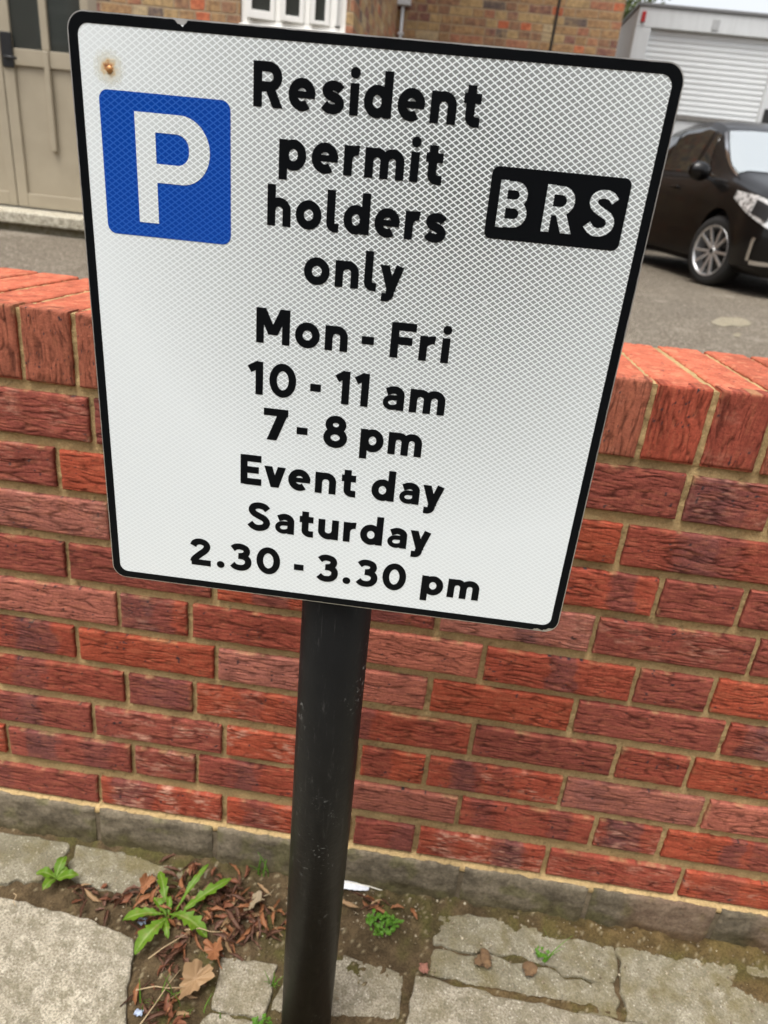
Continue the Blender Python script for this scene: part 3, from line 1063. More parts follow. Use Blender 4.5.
GL = {
    'n': (17.6, [[(3.1, 0), (3.1, X_)], [(3.1, 11.2)] + arc(8.9, 12.0, 5.6, 5.7, 170, 0)[0:] + [(14.5, 0)]]),
    'h': (17.6, [[(3.1, 0), (3.1, ASC)], [(3.1, 11.2)] + arc(8.9, 12.0, 5.6, 5.7, 170, 0) + [(14.5, 0)]]),
    'm': (27.4, [[(3.1, 0), (3.1, X_)], [(3.1, 11.6)] + arc(8.4, 12.3, 5.2, 5.4, 170, 0) + [(13.6, 0)],
                 [(13.7, 11.6)] + arc(19.0, 12.3, 5.2, 5.4, 170, 0) + [(24.3, 0)]]),
    'u': (17.6, [[(14.5, 0), (14.5, X_)], [(3.1, X_)] + arc(8.7, 8.8, 5.6, 5.7, 180, 350) + [(14.5, 9.6)]]),
    'r': (12.4, [[(3.1, 0), (3.1, X_)], [(3.1, 10.5)] + arc(9.6, 11.0, 6.5, 6.9, 170, 82)]),
    'i': (6.2, [[(3.1, 0), (3.1, X_)]]),
    'l': (9.2, [[(3.1, ASC), (3.1, 6.2)] + arc(6.9, 6.2, 3.8, 3.4, 180, 270) + [(9.2, 2.7)]]),
    't': (12.6, [[(5.4, 26.3), (5.4, 6.4)] + arc(9.6, 6.4, 4.2, 3.6, 180, 265) + [(12.4, 2.9)], [(0.6, 18.0), (12.2, 18.0)]]),
    'o': (19.2, [BOWL(9.6)]),
    'e': (18.6, [arc(9.4, X_ / 2, 6.3, 7.5, 2, 308, 30), ('w', 4.3, [(4.2, 10.4), (18.3, 10.4)])]),
    'd': (19.0, [arc(8.9, X_ / 2, 6.0, 7.5, 0, 360, 32), [(15.9, 0), (15.9, ASC)]]),
    'p': (19.0, [arc(10.1, X_ / 2, 6.0, 7.5, 0, 360, 32), [(3.1, DSC), (3.1, X_)]]),
    'a': (16.8, [[(3.0, 15.8)] + arc(8.6, 13.4, 5.1, 4.6, 130, 10)[0:] + [(13.7, 12), (13.7, 0)],
                 ('w', 4.4, [(13.7, 11.2), (8.2, 11.0)] + arc(7.4, 6.6, 4.9, 4.4, 95, 280) + [(10.6, 3.0), (13.7, 5.6)])]),
    's': (16.0, [spl([(13.7, 15.3), (11.6, 17.3), (8.2, 18.0), (4.9, 16.9), (3.9, 14.5), (5.4, 12.2), (8.4, 10.8), (11.6, 9.2), (13.0, 6.6), (11.6, 3.9), (8.2, 2.8), (4.8, 3.5), (2.4, 5.6)])]),
    'v': (17.8, [hs_(3.3, X_, 8.9, 0, 6.6), hs_(14.5, X_, 8.9, 0, 6.6)]),
    'y': (17.8, [hs_(3.3, X_, 9.2, 1.0, 6.6), [(14.4, X_), (8.2, 0.2)] + arc(4.6, -0.6, 3.8, 3.7, 0, -80) + [(2.2, -4.2)]]),
    'R': (20.6, [[(3.1, 0), (3.1, CAPH)], [(3.1, 26.3), (10.4, 26.3)] + arc(10.6, 19.9, 6.2, 6.4, 90, -90) + [(3.1, 13.5)], hs_(10.9, 14.2, 17.0, 0)]),
    'M': (26.0, [[(3.1, 0), (3.1, CAPH)], [(22.9, 0), (22.9, CAPH)], hs_(4.0, CAPH, 13.0, 7.6, 7.2), hs_(22.0, CAPH, 13.0, 7.6, 7.2)]),
    'F': (16.8, [[(3.1, 0), (3.1, CAPH)], [(3.1, 26.3), (16.6, 26.3)], [(3.1, 14.6), (14.6, 14.6)]]),
    'E': (17.8, [[(3.1, 0), (3.1, CAPH)], [(3.1, 26.3), (17.4, 26.3)], [(3.1, 14.9), (15.4, 14.9)], [(3.1, 3.1), (17.6, 3.1)]]),
    'S': (20.0, [spl([(17.4, 22.6), (14.6, 25.6), (10.2, 26.6), (5.8, 25.2), (4.2, 21.6), (6.0, 18.2), (10.2, 15.6), (14.8, 13.0), (16.8, 9.0), (15.0, 4.8), (10.2, 2.8), (5.6, 4.0), (2.4, 7.4)])]),
    'B': (20.6, [[(3.1, 0), (3.1, CAPH)], [(3.1, 26.3), (11, 26.3)] + arc(11, 20.8, 5.4, 5.5, 90, -90) + [(3.1, 15.3)],
                 [(3.1, 15.1), (11.4, 15.1)] + arc(11.4, 9.1, 6.1, 6.0, 90, -90) + [(3.1, 3.1)]]),
    '0': (20.6, [arc(10.3, 14.7, 7.2, 11.8, 0, 360, 40)]),
    '1': (12.2, [[(8.6, 0), (8.6, CAPH)], [(8.8, 27.4), (1.2, 22.2)]]),
    '2': (19.0, [spl([(3.2, 21.4), (5.0, 25.0), (9.2, 26.6), (13.6, 25.0), (15.0, 21.2), (13.2, 17.0), (9.0, 12.4), (4.2, 6.8), (3.0, 3.1)]) , [(1.4, 3.1), (18.0, 3.1)]]),
    '3': (19.0, [spl([(2.6, 23.6), (5.4, 26.0), (9.2, 26.6), (13.4, 25.0), (14.6, 21.4), (12.8, 17.6), (8.4, 16.0)]),
                 spl([(7.4, 16.0), (12.0, 15.6), (15.4, 12.6), (15.6, 7.8), (13.0, 4.0), (8.8, 2.8), (5.0, 3.6), (2.2, 6.2)])]),
    '7': (17.6, [[(0.6, 26.3), (17.2, 26.3)], hs_(13.9, 26.3, 6.2, 0, 6.8)]),
    '8': (20.0, [arc(10.0, 21.2, 5.6, 5.3, 0, 360, 30), arc(10.0, 9.2, 6.9, 6.4, 0, 360, 30)]),
    '.': (8.0, []),
    '-': (10.0, [[(0, 11.8), (10.0, 11.8)]]),
}
DOTS = {'i': (3.1, 27.4, 3.7), '.': (3.9, 3.7, 3.9)}
LSB = {'n': 0}


def stroke(b, pts, w, y, closed=False):
    """a flat ribbon along pts, butt ends, mitred; ('w', width, pts) and ('poly', pts) are special"""
    if pts[0] == 'poly':
        b.add([(p[0] / 1000, y, p[1] / 1000) for p in pts[1]], [tuple(range(len(pts[1])))])
        return
    if pts[0] == 'w':
        w, pts = w * pts[1] / 6.2, pts[2]
    P = []
    for p in pts:
        if not P or math.dist(P[-1], p) > 1e-6: P.append(p)
    P = [Vector(p) for p in P]
    closed = (P[0] - P[-1]).length < 1e-4
    if closed: P = P[:-1]
    n = len(P)
    L, Rr = [], []
    for i in range(n):
        a = P[(i - 1) % n] if (closed or i > 0) else None
        c = P[(i + 1) % n] if (closed or i < n - 1) else None
        d1 = (P[i] - a).normalized() if a is not None else None
        d2 = (c - P[i]).normalized() if c is not None else None
        if d1 is None: t = d2
        elif d2 is None: t = d1
        else: t = (d1 + d2).normalized()
        nn = Vector((-t.y, t.x))
        k = w / 2
        if d1 is not None and d2 is not None:
            k = w / 2 / max(0.55, nn.dot(Vector((-d2.y, d2.x))))
        L.append(P[i] + nn * k); Rr.append(P[i] - nn * k)
    vs = [(p.x / 1000, y, p.y / 1000) for p in L + Rr]
    b.add(vs, [(i, n + i, n + (i + 1) % n, (i + 1) % n) for i in range(n if closed else n - 1)])


def place(st, x0, sx_, base, sy_):
    f = lambda q: [(x0 + p[0] * sx_, base + p[1] * sy_) for p in q]
    if st[0] == 'poly': return ('poly', f(st[1]))
    if st[0] == 'w': return ('w', st[1], f(st[2]))
    return f(st)


def write(words, base, name, sw=6.6, gap=3.6, space=9.0, k=1.0, mat=None, y=-0.0004, ysc=1.0):
    """set the words of one line so that the ink of each runs exactly from x0 to x1 (mm)"""
    b = MB()
    lay = 0
    todo = []
    for line, x0, x1 in words:
        pos, cx = [], 0.0
        for i, ch in enumerate(line):
            pos.append((ch, cx))
            tight = 1.6 if (ch in 'rvyF7' or (i + 1 < len(line) and line[i + 1] in 'vy')) else 0
            cx += GL[ch][0] + gap - tight
        todo += [(ch, px, x0, (x1 - x0) / (cx - gap)) for ch, px in pos]
    for ch, px, x0, s in todo:
        for st in GL[ch][1]:
            stroke(b, place(st, x0 + px * s, s, base, ysc), sw, y - 0.000012 * (lay % 9))
            lay += 1
        if ch in DOTS:
            dx, dy, r_ = DOTS[ch]
            ring = [((x0 + (px + dx) * s + r_ * math.cos(a)) / 1000, y - 0.000012 * (lay % 9), (base + dy * ysc + r_ * math.sin(a)) / 1000)
                    for a in [2 * math.pi * q / 20 for q in range(20)]]
            b.add(ring, [tuple(range(20))])
            lay += 1
    return b.build(name, mat or M_black, PLATE)


write([('Resident', -84.5, 85.6)], 189.3, 'lettering')
write([('permit', -64.0, 62.6)], 148.5, 'lettering')
write([('holders', -72.3, 70.5)], 107.2, 'lettering')
write([('only', -41.2, 39.6)], 65.5, 'lettering')
write([('Mon', -80.2, -1.0), ('-', 10.6, 21.0), ('Fri', 34.4, 85.6)], 12.9, 'lettering')
write([('10', -87.0, -43.6), ('-', -31.4, -22.0), ('11', -9.4, 20.6), ('am', 32.5, 87.6)], -33.0, 'lettering')
write([('7', -73.0, -51.6), ('-', -41.9, -32.0), ('8', -17.6, 4.2), ('pm', 15.8, 71.8)], -74.0, 'lettering')
write([('Event', -93.5, 15.6), ('day', 30.0, 95.6)], -120.6, 'lettering')
write([('Saturday', -86.8, 89.0)], -168.0, 'lettering')
write([('2.30', -144.4, -53.0), ('-', -39.4, -29.8), ('3.30', -17.0, 71.6), ('pm', 86.6, 143.6)], -214.9, 'lettering')

PS = flat(rrect(-.2042, -.1018, .0890, .1913, .0070), -0.0004, 'parking_symbol', M_blue, PLATE)
# the P: stem and bowl as closed strips
b = MB()
b.add([(-.1770, -.0006, .0997), (-.1611, -.0006, .0997), (-.1611, -.0006, .1784), (-.1770, -.0006, .1784)], [(0, 1, 2, 3)])
oc = [(-161.1, 178.4), (-142, 178.4)] + arc(-141, 154.2, 22.9, 24.2, 90, -90, 20) + [(-161.1, 130.0)]
ic = [(-161.1, 165.3), (-144, 165.3)] + arc(-144.5, 155.9, 9.8, 9.4, 90, 0, 9) + arc(-144.5, 152.9, 9.8, 9.4, 0, -90, 10) + [(-161.1, 143.5)]
nq = len(oc)
b.add([(p[0] / 1000, -.0006, p[1] / 1000) for p in oc + ic], [(k, nq + k, nq + k + 1, k + 1) for k in range(nq - 1)])
b.build('parking_letter', M_white, PLATE)
flat(rrect(.1000, .2043, .1141, .1652, .0052), -0.0004, 'zone_panel', M_black, PLATE)


def zone_letter(ch, x0, x1, base, hgt, sw):
    b = MB()
    w, sts = GL[ch]
    for k, st in enumerate(sts):
        sc = (x1 - x0) / w
        stroke(b, place(st, x0, sc, base, hgt / CAPH), sw, -0.0006 - 0.00002 * k)
    return b


zb = MB()
for ch, a, c in (('B', 107.2, 130.8), ('R', 142.4, 166.4), ('S', 174.0, 198.0)):
    q = zone_letter(ch, a, c, 123.0, 33.2, 6.0)
    zb.add(q.v, q.f)
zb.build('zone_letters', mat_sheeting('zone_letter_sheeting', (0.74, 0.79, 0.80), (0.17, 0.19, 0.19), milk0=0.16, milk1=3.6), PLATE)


# rusty rivet hole and its halo, top left
def mat_rust():
    n = NT('rust_stain')
    t = n.coord()
    ds = n.new('VectorMath', operation='LENGTH')
    n.l.new(t, ds.inputs[0])
    r_ = n.math('ADD', n.math('MULTIPLY', ds.outputs['Value'], 1000), n.math('MULTIPLY', n.math('SUBTRACT', n.noise(t, 300, 4), 0.5), 10.0))
    col = n.ramp(n.math('DIVIDE', r_, 14.0), [(0.08, (0.20, 0.07, 0.02)), (0.20, (0.45, 0.20, 0.06)), (0.32, (0.62, 0.48, 0.28)), (0.50, (0.72, 0.70, 0.60))])
    n.p(Base_Color=col, Roughness=0.6)
    n.put(n.b.inputs['Alpha'], n.math('MULTIPLY', n.ramp(n.math('DIVIDE', r_, 14.0), [(0.30, 1.0), (0.95, 0.0)]), 0.85))
    n.bump(n.noise(t, 500, 3), 0.5, 0.001)
    return n.m


ro = flat([(0.0165 * math.cos(a), 0.0180 * math.sin(a)) for a in [2 * math.pi * k / 32 for k in range(32)]], 0, 'rust_spot', mat_rust(), PLATE)
ro.location = (-0.1950, -0.00035, 0.2055)
rv = MB()
rv.lathe([(0.0026, 0.0), (0.0024, -0.0006), (0.0012, -0.0011), (0.0, -0.0012)], 'Y', 16)
rvo = recalc(rv.build('rivet', simple('rivet_rust', (0.42, 0.2, 0.07), 0.4, 0.5, 0.6, 500), PLATE, smooth=True))
rvo.location = (-0.1945, -0.0004, 0.2045)
# clips and channel behind the plate
for zz in (0.14, -0.14):
    cb = MB()
    cb.box(-0.19, 0.19, 0.0032, 0.0095, zz - 0.012, zz + 0.012)
    ch_ = cb.build('mounting_channel', M_alu, PLATE, bevel=0.001)
    rb = MB()
    ring = [(0.0405 * math.cos(R(a)) , 0.0515 + 0.0405 * math.sin(R(a)), zz) for a in range(-60, 241, 12)]
    rb.tube(ring, 0.004, 8)
    rb.build('pole_clip', M_alu, PLATE, smooth=True)


# ---------------------------------------------------------------- brick house behind the yard
HOUSE = empty('brick_house', (-3.0, 4.95, 0.485))
tag(HOUSE, 'old stock-brick house with taupe double door and white casement window across the yard', 'house')
HX, HY, HZ = HOUSE.location


def hb(mb, x0, x1, y0, y1, z0, z1): mb.box(x0 - HX, x1 - HX, y0 - HY, y1 - HY, z0 - HZ, z1 - HZ)


YF, YW = 4.95, 7.70          # front of the near block, front of the set-back wing
DX0, DX1 = -4.62, -3.045     # door opening
WX0, WX1, WZ0, WZ1 = -2.005, -1.212 - 0.045, 2.015, 3.10
b = MB()
hb(b, -9.5, DX0, YF, YF + 0.25, 0.40, 6.6)
hb(b, DX0, DX1, YF, YF + 0.25, 2.95, 6.6)
hb(b, DX1, WX0, YF, YF + 0.25, 0.40, 6.6)
hb(b, WX0, WX1, YF, YF + 0.25, 0.40, WZ0 - 0.03)
hb(b, WX0, WX1, YF, YF + 0.25, WZ1, 6.6)
hb(b, WX1, -1.205, YF, YF + 0.25, 0.40, 6.6)
b.build('front_wall', M_stock, HOUSE)
b = MB()
hb(b, -1.455, -1.205, YF + 0.25, YW, 0.40, 6.6)
b.build('return_wall', M_stock_side, HOUSE)
b = MB()
hb(b, -1.455, 1.02, YW, YW + 0.25, 0.40, 5.6)
b.build('wing_wall', M_stock, HOUSE)
b = MB()
hb(b, 0.77, 1.02, YW + 0.25, 13.0, 0.40, 5.6)
b.build('wing_side_wall', M_stock_side, HOUSE)
b = MB()
b.add([(-9.7 - HX, YF - 0.3 - HY, 6.5 - HZ), (-1.0 - HX, YF - 0.3 - HY, 6.5 - HZ), (-1.0 - HX, 9.0 - HY, 8.9 - HZ), (-9.7 - HX, 9.0 - HY, 8.9 - HZ),
       (-9.7 - HX, 13.3 - HY, 6.5 - HZ), (-1.0 - HX, 13.3 - HY, 6.5 - HZ)], [(0, 1, 2, 3), (3, 2, 5, 4)])
b.add([(-1.5 - HX, YW - 0.2 - HY, 5.55 - HZ), (1.2 - HX, YW - 0.2 - HY, 5.55 - HZ), (1.2 - HX, 13.2 - HY, 6.9 - HZ), (-1.5 - HX, 13.2 - HY, 6.9 - HZ)], [(0, 1, 2, 3)])
b.build('roof', M_slate, HOUSE)
# door: two leaves, each glazed above and panelled below
b = MB()
hb(b, DX1 - 0.085, DX1 - 0.002, YF + 0.03, YF + 0.13, 0.63, 2.945)
hb(b, DX0 + 0.002, DX0 + 0.085, YF + 0.03, YF + 0.13, 0.63, 2.945)
hb(b, DX0 + 0.085, DX1 - 0.085, YF + 0.03, YF + 0.13, 2.86, 2.945)
b.build('door_frame', M_taupe_dk, HOUSE, bevel=0.006)
XM = -3.835


def leaf(x0, x1, hand):
    d = empty('door')
    d.parent = HOUSE
    b = MB()
    yb = YF + 0.055
    st = 0.085
    hb(b, x0, x0 + st, yb, yb + 0.045, 0.645, 2.855)
    hb(b, x1 - st + 0.02, x1, yb, yb + 0.045, 0.645, 2.855)
    hb(b, x0 + st, x1 - st + 0.02, yb + 0.001, yb + 0.044, 0.645, 0.745)
    hb(b, x0 + st, x1 - st + 0.02, yb + 0.001, yb + 0.044, 1.625, 1.735)
    hb(b, x0 + st, x1 - st + 0.02, yb + 0.001, yb + 0.044, 2.75, 2.855)
    b.build('door_stiles', M_taupe, d, bevel=0.004)
    b = MB()
    hb(b, x0 + st, x1 - st + 0.02, yb + 0.020, yb + 0.034, 0.745, 1.625)
    b.build('door_panel', M_taupe, d)
    b = MB()
    xm = x0 + st + 0.262 if hand else (x0 + x1) / 2
    hb(b, xm - 0.029, xm + 0.029, yb - 0.004, yb + 0.030, 1.735, 2.75)
    b.build('glazing_bar', M_taupe, d, bevel=0.006)
    b = MB()
    hb(b, xm - 0.022, xm + 0.022, yb - 0.014, yb + 0.0195, 1.065, 1.7345)
    b.build('panel_bead', M_taupe, d, bevel=0.008)
    b = MB()
    hb(b, x0 + st, xm - 0.029, yb + 0.018, yb + 0.024, 1.735, 2.75)
    b.build('pane', M_glass, d)
    b = MB()
    hb(b, xm + 0.029, x1 - st + 0.02, yb + 0.018, yb + 0.024, 1.735, 2.75)
    b.build('pane', M_glass, d)
    return d


dr = leaf(XM + 0.004, DX1 - 0.09, True)
dl = leaf(DX0 + 0.09, XM - 0.004, False)
b = MB()
hb(b, XM + 0.012, XM + 0.098, YF + 0.042, YF + 0.0535, 1.605, 1.83)
b.build('lock_case', M_blackiron, dr, bevel=0.004)
b = MB()
b.tube([(XM + 0.05 - HX, YF + 0.042 - HY, 1.668 - HZ), (XM + 0.05 - HX, YF + 0.005 - HY, 1.668 - HZ), (XM + 0.075 - HX, YF - 0.004 - HY, 1.668 - HZ), (XM + 0.15 - HX, YF - 0.004 - HY, 1.664 - HZ)], 0.009, 10)
b.build('door_handle', M_blackiron, dr, smooth=True)
b = MB()
hb(b, DX1 - 0.115, DX1 - 0.088, YF + 0.045, YF + 0.0545, 0.655, 0.735)
b.build('hinge', M_blackiron, dr)
b = MB()
hb(b, -5.3, -2.60, YF - 0.30, YF + 0.245, 0.545, 0.63)
b.build('doorstep', M_step, HOUSE, bevel=0.012)
b = MB()
hb(b, -5.2, -2.70, YF - 0.24, YF + 0.20, 0.44, 0.545)
b.build('step_base', M_slab_grit, HOUSE)
# window: four outward casements
WIN = empty('window')
WIN.parent = HOUSE
b = MB()
fw = 0.045
hb(b, WX0 + 0.002, WX0 + fw, YF + 0.02, YF + 0.10, WZ0, WZ1 - 0.002)
hb(b, WX1 - fw, WX1 - 0.002, YF + 0.02, YF + 0.10, WZ0, WZ1 - 0.002)
hb(b, WX0 + fw, WX1 - fw, YF + 0.02, YF + 0.10, WZ0, WZ0 + 0.03)
hb(b, WX0 + fw, WX1 - fw, YF + 0.02, YF + 0.10, WZ1 - 0.06, WZ1 - 0.002)
cuts = [-1.742, -1.535, -1.355]
for cx in cuts:
    hb(b, cx - 0.021, cx + 0.021, YF + 0.018, YF + 0.098, WZ0 + 0.03, WZ1 - 0.06)
b.build('window_frame', M_whitepaint, WIN, bevel=0.004)
b = MB()
hb(b, WX0 - 0.01, WX1 + 0.01, YF - 0.012, YF + 0.10, WZ0 - 0.028, WZ0 - 0.002)
b.build('sill', M_whitepaint, WIN, bevel=0.006)
RAIL = (0.050, 0.036, 0.022, 0.014)
edges = [WX0 + fw] + [v for cx in cuts for v in (cx - 0.021, cx + 0.021)] + [WX1 - fw]
for i in range(4):
    x0, x1 = edges[2 * i] + 0.003, edges[2 * i + 1] - 0.003
    w = x1 - x0
    z0, z1 = WZ0 + 0.033, WZ1 - 0.063
    piv = Matrix.Translation((x1 - HX, YF + 0.03 - HY, 0)) @ Matrix.Rotation(R(13), 4, 'Z')
    b = MB()
    s_ = 0.032
    for q in ((-w, -w + s_, z0, z1), (-s_, 0, z0, z1), (-w + s_, -s_, z0, z0 + RAIL[i]), (-w + s_, -s_, z1 - 0.04, z1)):
        b.box(q[0], q[1], -0.022, 0.022, q[2] - HZ, q[3] - HZ)
    o = b.build('sash', M_whitepaint, WIN, bevel=0.003)
    o.matrix_local = piv
    b = MB()
    b.box(-w + s_, -s_, -0.004, 0.004, z0 + RAIL[i] - HZ, z1 - 0.04 - HZ)
    o = b.build('pane', M_glass, WIN)
    o.matrix_local = piv
# dark sheet behind the window, standing in for the unlit room
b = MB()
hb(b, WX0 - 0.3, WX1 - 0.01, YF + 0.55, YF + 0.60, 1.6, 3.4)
b.build('dark_backing', simple('dim_room_lining', (0.05, 0.05, 0.047), 0.9), HOUSE)
# white pipe with a junction box in the inner corner, and a dark cable
b = MB()
b.tube([(-1.150 - HX, YW - 0.035 - HY, 0.5 - HZ), (-1.150 - HX, YW - 0.035 - HY, 2.78 - HZ)], 0.016, 12)
pp = b.build('drainpipe', M_plastic_grey, HOUSE, smooth=True)
b = MB()
b.box(-1.235 - HX, -1.075 - HX, YW - 0.075 - HY, YW - 0.003 - HY, 2.70 - HZ, 2.90 - HZ)
b.build('junction_box', M_plastic_grey, HOUSE, bevel=0.008)
b = MB()
b.box(-1.178 - HX, -1.122 - HX, YW - 0.054 - HY, YW - 0.003 - HY, 2.455 - HZ, 2.475 - HZ)
b.build('pipe_bracket', M_plastic_grey, HOUSE)
b = MB()
b.tube([(0.365 - HX, YW - 0.012 - HY, 0.6 - HZ), (0.368 - HX, YW - 0.012 - HY, 2.4 - HZ), (0.385 - HX, YW - 0.012 - HY, 3.0 - HZ), (0.382 - HX, YW - 0.012 - HY, 5.5 - HZ)], 0.013, 8)
b.build('cable', M_blackiron, HOUSE, smooth=True)


# ---------------------------------------------------------------- white box lorry
TRUCK = empty('box_lorry', (2.95, 11.60, 0.485))
tag(TRUCK, 'white box lorry with closed roller shutter parked behind the black car', 'lorry')
TX, TY, TZ = TRUCK.location


def mat_lorry(name, col):
    n = NT(name)
    t = n.coord()
    d_ = n.noise(n.coord('Object', (8, 8, 1.2)), 2.0, 5, 0.7)
    n.p(Base_Color=n.mix(n.math('MULTIPLY', n.ramp(d_, [(0.45, 0.0), (0.75, 1.0)]), 0.4), col, tuple(v * 0.66 for v in col)), Roughness=0.45)
    return n.m


M_lorry = mat_lorry('white_lorry_panel', (0.62, 0.64, 0.64))
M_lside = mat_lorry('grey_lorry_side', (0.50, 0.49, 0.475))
M_shut = simple('white_shutter_slat', (0.66, 0.68, 0.68), 0.45, 0, 0.06, 5)
M_red = simple('red_lens', (0.38, 0.01, 0.008), 0.2)
M_dark = simple('black_rubber', (0.012, 0.012, 0.012), 0.7)
XL, XR = 1.815, 4.065


def tb(mb, x0, x1, y0, y1, z0, z1): mb.box(x0 - TX, x1 - TX, y0 - TY, y1 - TY, z0 - TZ, z1 - TZ)


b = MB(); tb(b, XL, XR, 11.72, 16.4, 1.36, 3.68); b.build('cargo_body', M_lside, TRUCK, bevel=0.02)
b = MB(); tb(b, XL - 0.02, XR + 0.02, 11.58, 16.45, 3.68, 3.725); b.build('roof_edge', simple('grey_roof_trim', (0.16, 0.16, 0.16), 0.5), TRUCK, bevel=0.008)
b = MB(); tb(b, XL, XR, 11.60, 11.72, 3.435, 3.68); b.build('header_panel', M_lorry, TRUCK, bevel=0.01)
for x0, x1 in ((XL, 2.035), (3.845, XR)):
    b = MB(); tb(b, x0, x1, 11.60, 11.72, 1.36, 3.434); b.build('rear_post', M_lorry, TRUCK, bevel=0.008)
b = MB()
z = 1.40
while z < 3.43:                                  # curved slats of the shutter
    for k in range(5):
        a0, a1 = k / 5, (k + 1) / 5
        y0 = 11.672 - 0.006 * math.sin(math.pi * a0); y1 = 11.672 - 0.006 * math.sin(math.pi * a1)
        b.add([(2.035 - TX, y0 - TY, z + 0.066 * a0 - TZ), (3.845 - TX, y0 - TY, z + 0.066 * a0 - TZ), (3.845 - TX, y1 - TY, z + 0.066 * a1 - TZ), (2.035 - TX, y1 - TY, z + 0.066 * a1 - TZ)], [(0, 1, 2, 3)])
    b.add([(2.035 - TX, 11.672 - TY, z + 0.066 - TZ), (3.845 - TX, 11.672 - TY, z + 0.066 - TZ), (3.845 - TX, 11.678 - TY, z + 0.070 - TZ), (2.035 - TX, 11.678 - TY, z + 0.070 - TZ)], [(0, 1, 2, 3)])
    z += 0.070
b.build('roller_shutter', M_shut, TRUCK)
b = MB(); tb(b, XL - 0.03, XR + 0.03, 11.46, 11.55, 1.05, 2.32); tl = b.build('tail_lift', M_lorry, TRUCK, bevel=0.01)
b = MB(); tb(b, XL - 0.04, XR + 0.04, 11.44, 11.57, 2.323, 2.385); b.build('platform_edge', simple('scuffed_steel_edge', (0.21, 0.20, 0.185), 0.5, 0.3, 0.3, 20), tl)
b = MB(); tb(b, 1.862, 1.922, 11.575, 11.598, 3.49, 3.62); b.build('marker_lamp', M_red, TRUCK, bevel=0.006)
b = MB(); tb(b, 2.865, 2.965, 11.590, 11.598, 3.475, 3.60); b.build('door_badge', simple('faded_grey_sticker', (0.40, 0.41, 0.41), 0.6, 0, 0.2, 40), TRUCK)
b = MB(); tb(b, 3.90, 4.04, 11.56, 11.598, 2.36, 2.58); b.build('rear_lamp', M_dark, TRUCK, bevel=0.01)
b = MB(); tb(b, 2.2, 3.7, 11.8, 18.2, 1.0, 1.355); b.build('chassis', M_dark, TRUCK)
b = MB(); tb(b, 2.0, 3.9, 16.6, 18.4, 0.95, 2.75); b.build('cab', M_lorry, TRUCK, bevel=0.12)
for wx in (1.99, 3.62):
    for wy in (13.2, 17.5):
        b = MB(); b.lathe([(0.0, -0.02), (0.17, -0.02), (0.19, 0.0), (0.30, 0.0), (0.37, 0.03), (0.375, 0.22), (0.30, 0.25), (0.0, 0.25)], 'Y', 32)
        w = recalc(b.build('wheel', M_dark, TRUCK, smooth=True))
        w.location = (wx - TX, wy - TY, 0.375); w.rotation_euler = (0, 0, R(-90))


# ---------------------------------------------------------------- black car
CAR = empty('parked_car', (0, 0, 0))
tag(CAR, 'shiny black hatchback car with silver alloy wheels parked in the yard', 'car')


def mat_carpaint():
    n = NT('black_car_paint')
    n.p(Base_Color=n.mix(n.noise(n.coord(), 5, 2), (0.003, 0.0028, 0.0028), (0.005, 0.0045, 0.0045)), Roughness=0.35, Coat_Weight=0.38)
    n.b.inputs['Specular IOR Level'].default_value = 0.15
    n.b.inputs['Coat Roughness'].default_value = 0.03
    return n.m


M_car = mat_carpaint()
M_carglass = mat_window_glass('tinted_car_glass', (0.012, 0.014, 0.013), 2.1)


def mat_screen():
    n = NT('windscreen_glass')
    n.p(Base_Color=n.mix(n.noise(n.coord(), 2, 2), (0.45, 0.50, 0.50), (0.55, 0.60, 0.60)), Roughness=0.03, Coat_Weight=1.0)  # sky reflection put into the pale base colour
    n.b.inputs['Specular IOR Level'].default_value = 1.0
    n.b.inputs['IOR'].default_value = 2.6
    n.b.inputs['Metallic'].default_value = 0.45
    return n.m


M_screen = mat_screen()
M_chrome = simple('bright_chrome', (0.75, 0.75, 0.76), 0.2, 1.0, 0.05, 30)
M_alloy = simple('silver_alloy', (0.62, 0.62, 0.62), 0.34, 0.85, 0.08, 30)
M_tyre = simple('tyre_rubber', (0.014, 0.014, 0.014), 0.75, 0, 0.3, 60)
M_trim = simple('satin_black_trim', (0.010, 0.010, 0.011), 0.5)


def mat_lens():
    n = NT('headlight_lens')
    t = n.coord()
    v = n.noise(t, 26, 3, 0.6, 1.2)
    n.p(Base_Color=n.ramp(v, [(0.40, (0.80, 0.80, 0.79)), (0.50, (0.62, 0.62, 0.61)), (0.58, (0.16, 0.16, 0.16))]), Roughness=0.15, Metallic=0.3, Coat_Weight=1.0)
    return n.m


M_lens = mat_lens()
#      x     zbot  ysill  ybulge  zbelt  ybelt  zroof  yroof
ST = [(2.300, 0.24, 0.30, 0.36, 0.60, 0.34, 0.645, 0.28),
      (2.250, 0.19, 0.54, 0.60, 0.66, 0.56, 0.715, 0.46),
      (2.120, 0.17, 0.72, 0.765, 0.74, 0.71, 0.80, 0.58),
      (1.900, 0.17, 0.80, 0.850, 0.81, 0.80, 0.885, 0.66),
      (1.390, 0.17, 0.84, 0.888, 0.905, 0.835, 1.005, 0.72),
      (1.150, 0.17, 0.84, 0.885, 0.935, 0.83, 1.095, 0.71),
      (0.350, 0.17, 0.845, 0.885, 0.965, 0.825, 1.475, 0.615),
      (0.000, 0.17, 0.845, 0.885, 0.975, 0.825, 1.565, 0.60),
      (-0.600, 0.17, 0.845, 0.887, 0.995, 0.822, 1.580, 0.595),
      (-1.300, 0.17, 0.845, 0.887, 1.020, 0.815, 1.510, 0.585),
      (-1.850, 0.19, 0.83, 0.870, 1.040, 0.790, 1.385, 0.565),
      (-2.080, 0.22, 0.78, 0.820, 1.030, 0.740, 1.220, 0.56),
      (-2.200, 0.26, 0.68, 0.720, 0.99, 0.64, 1.04, 0.50)]
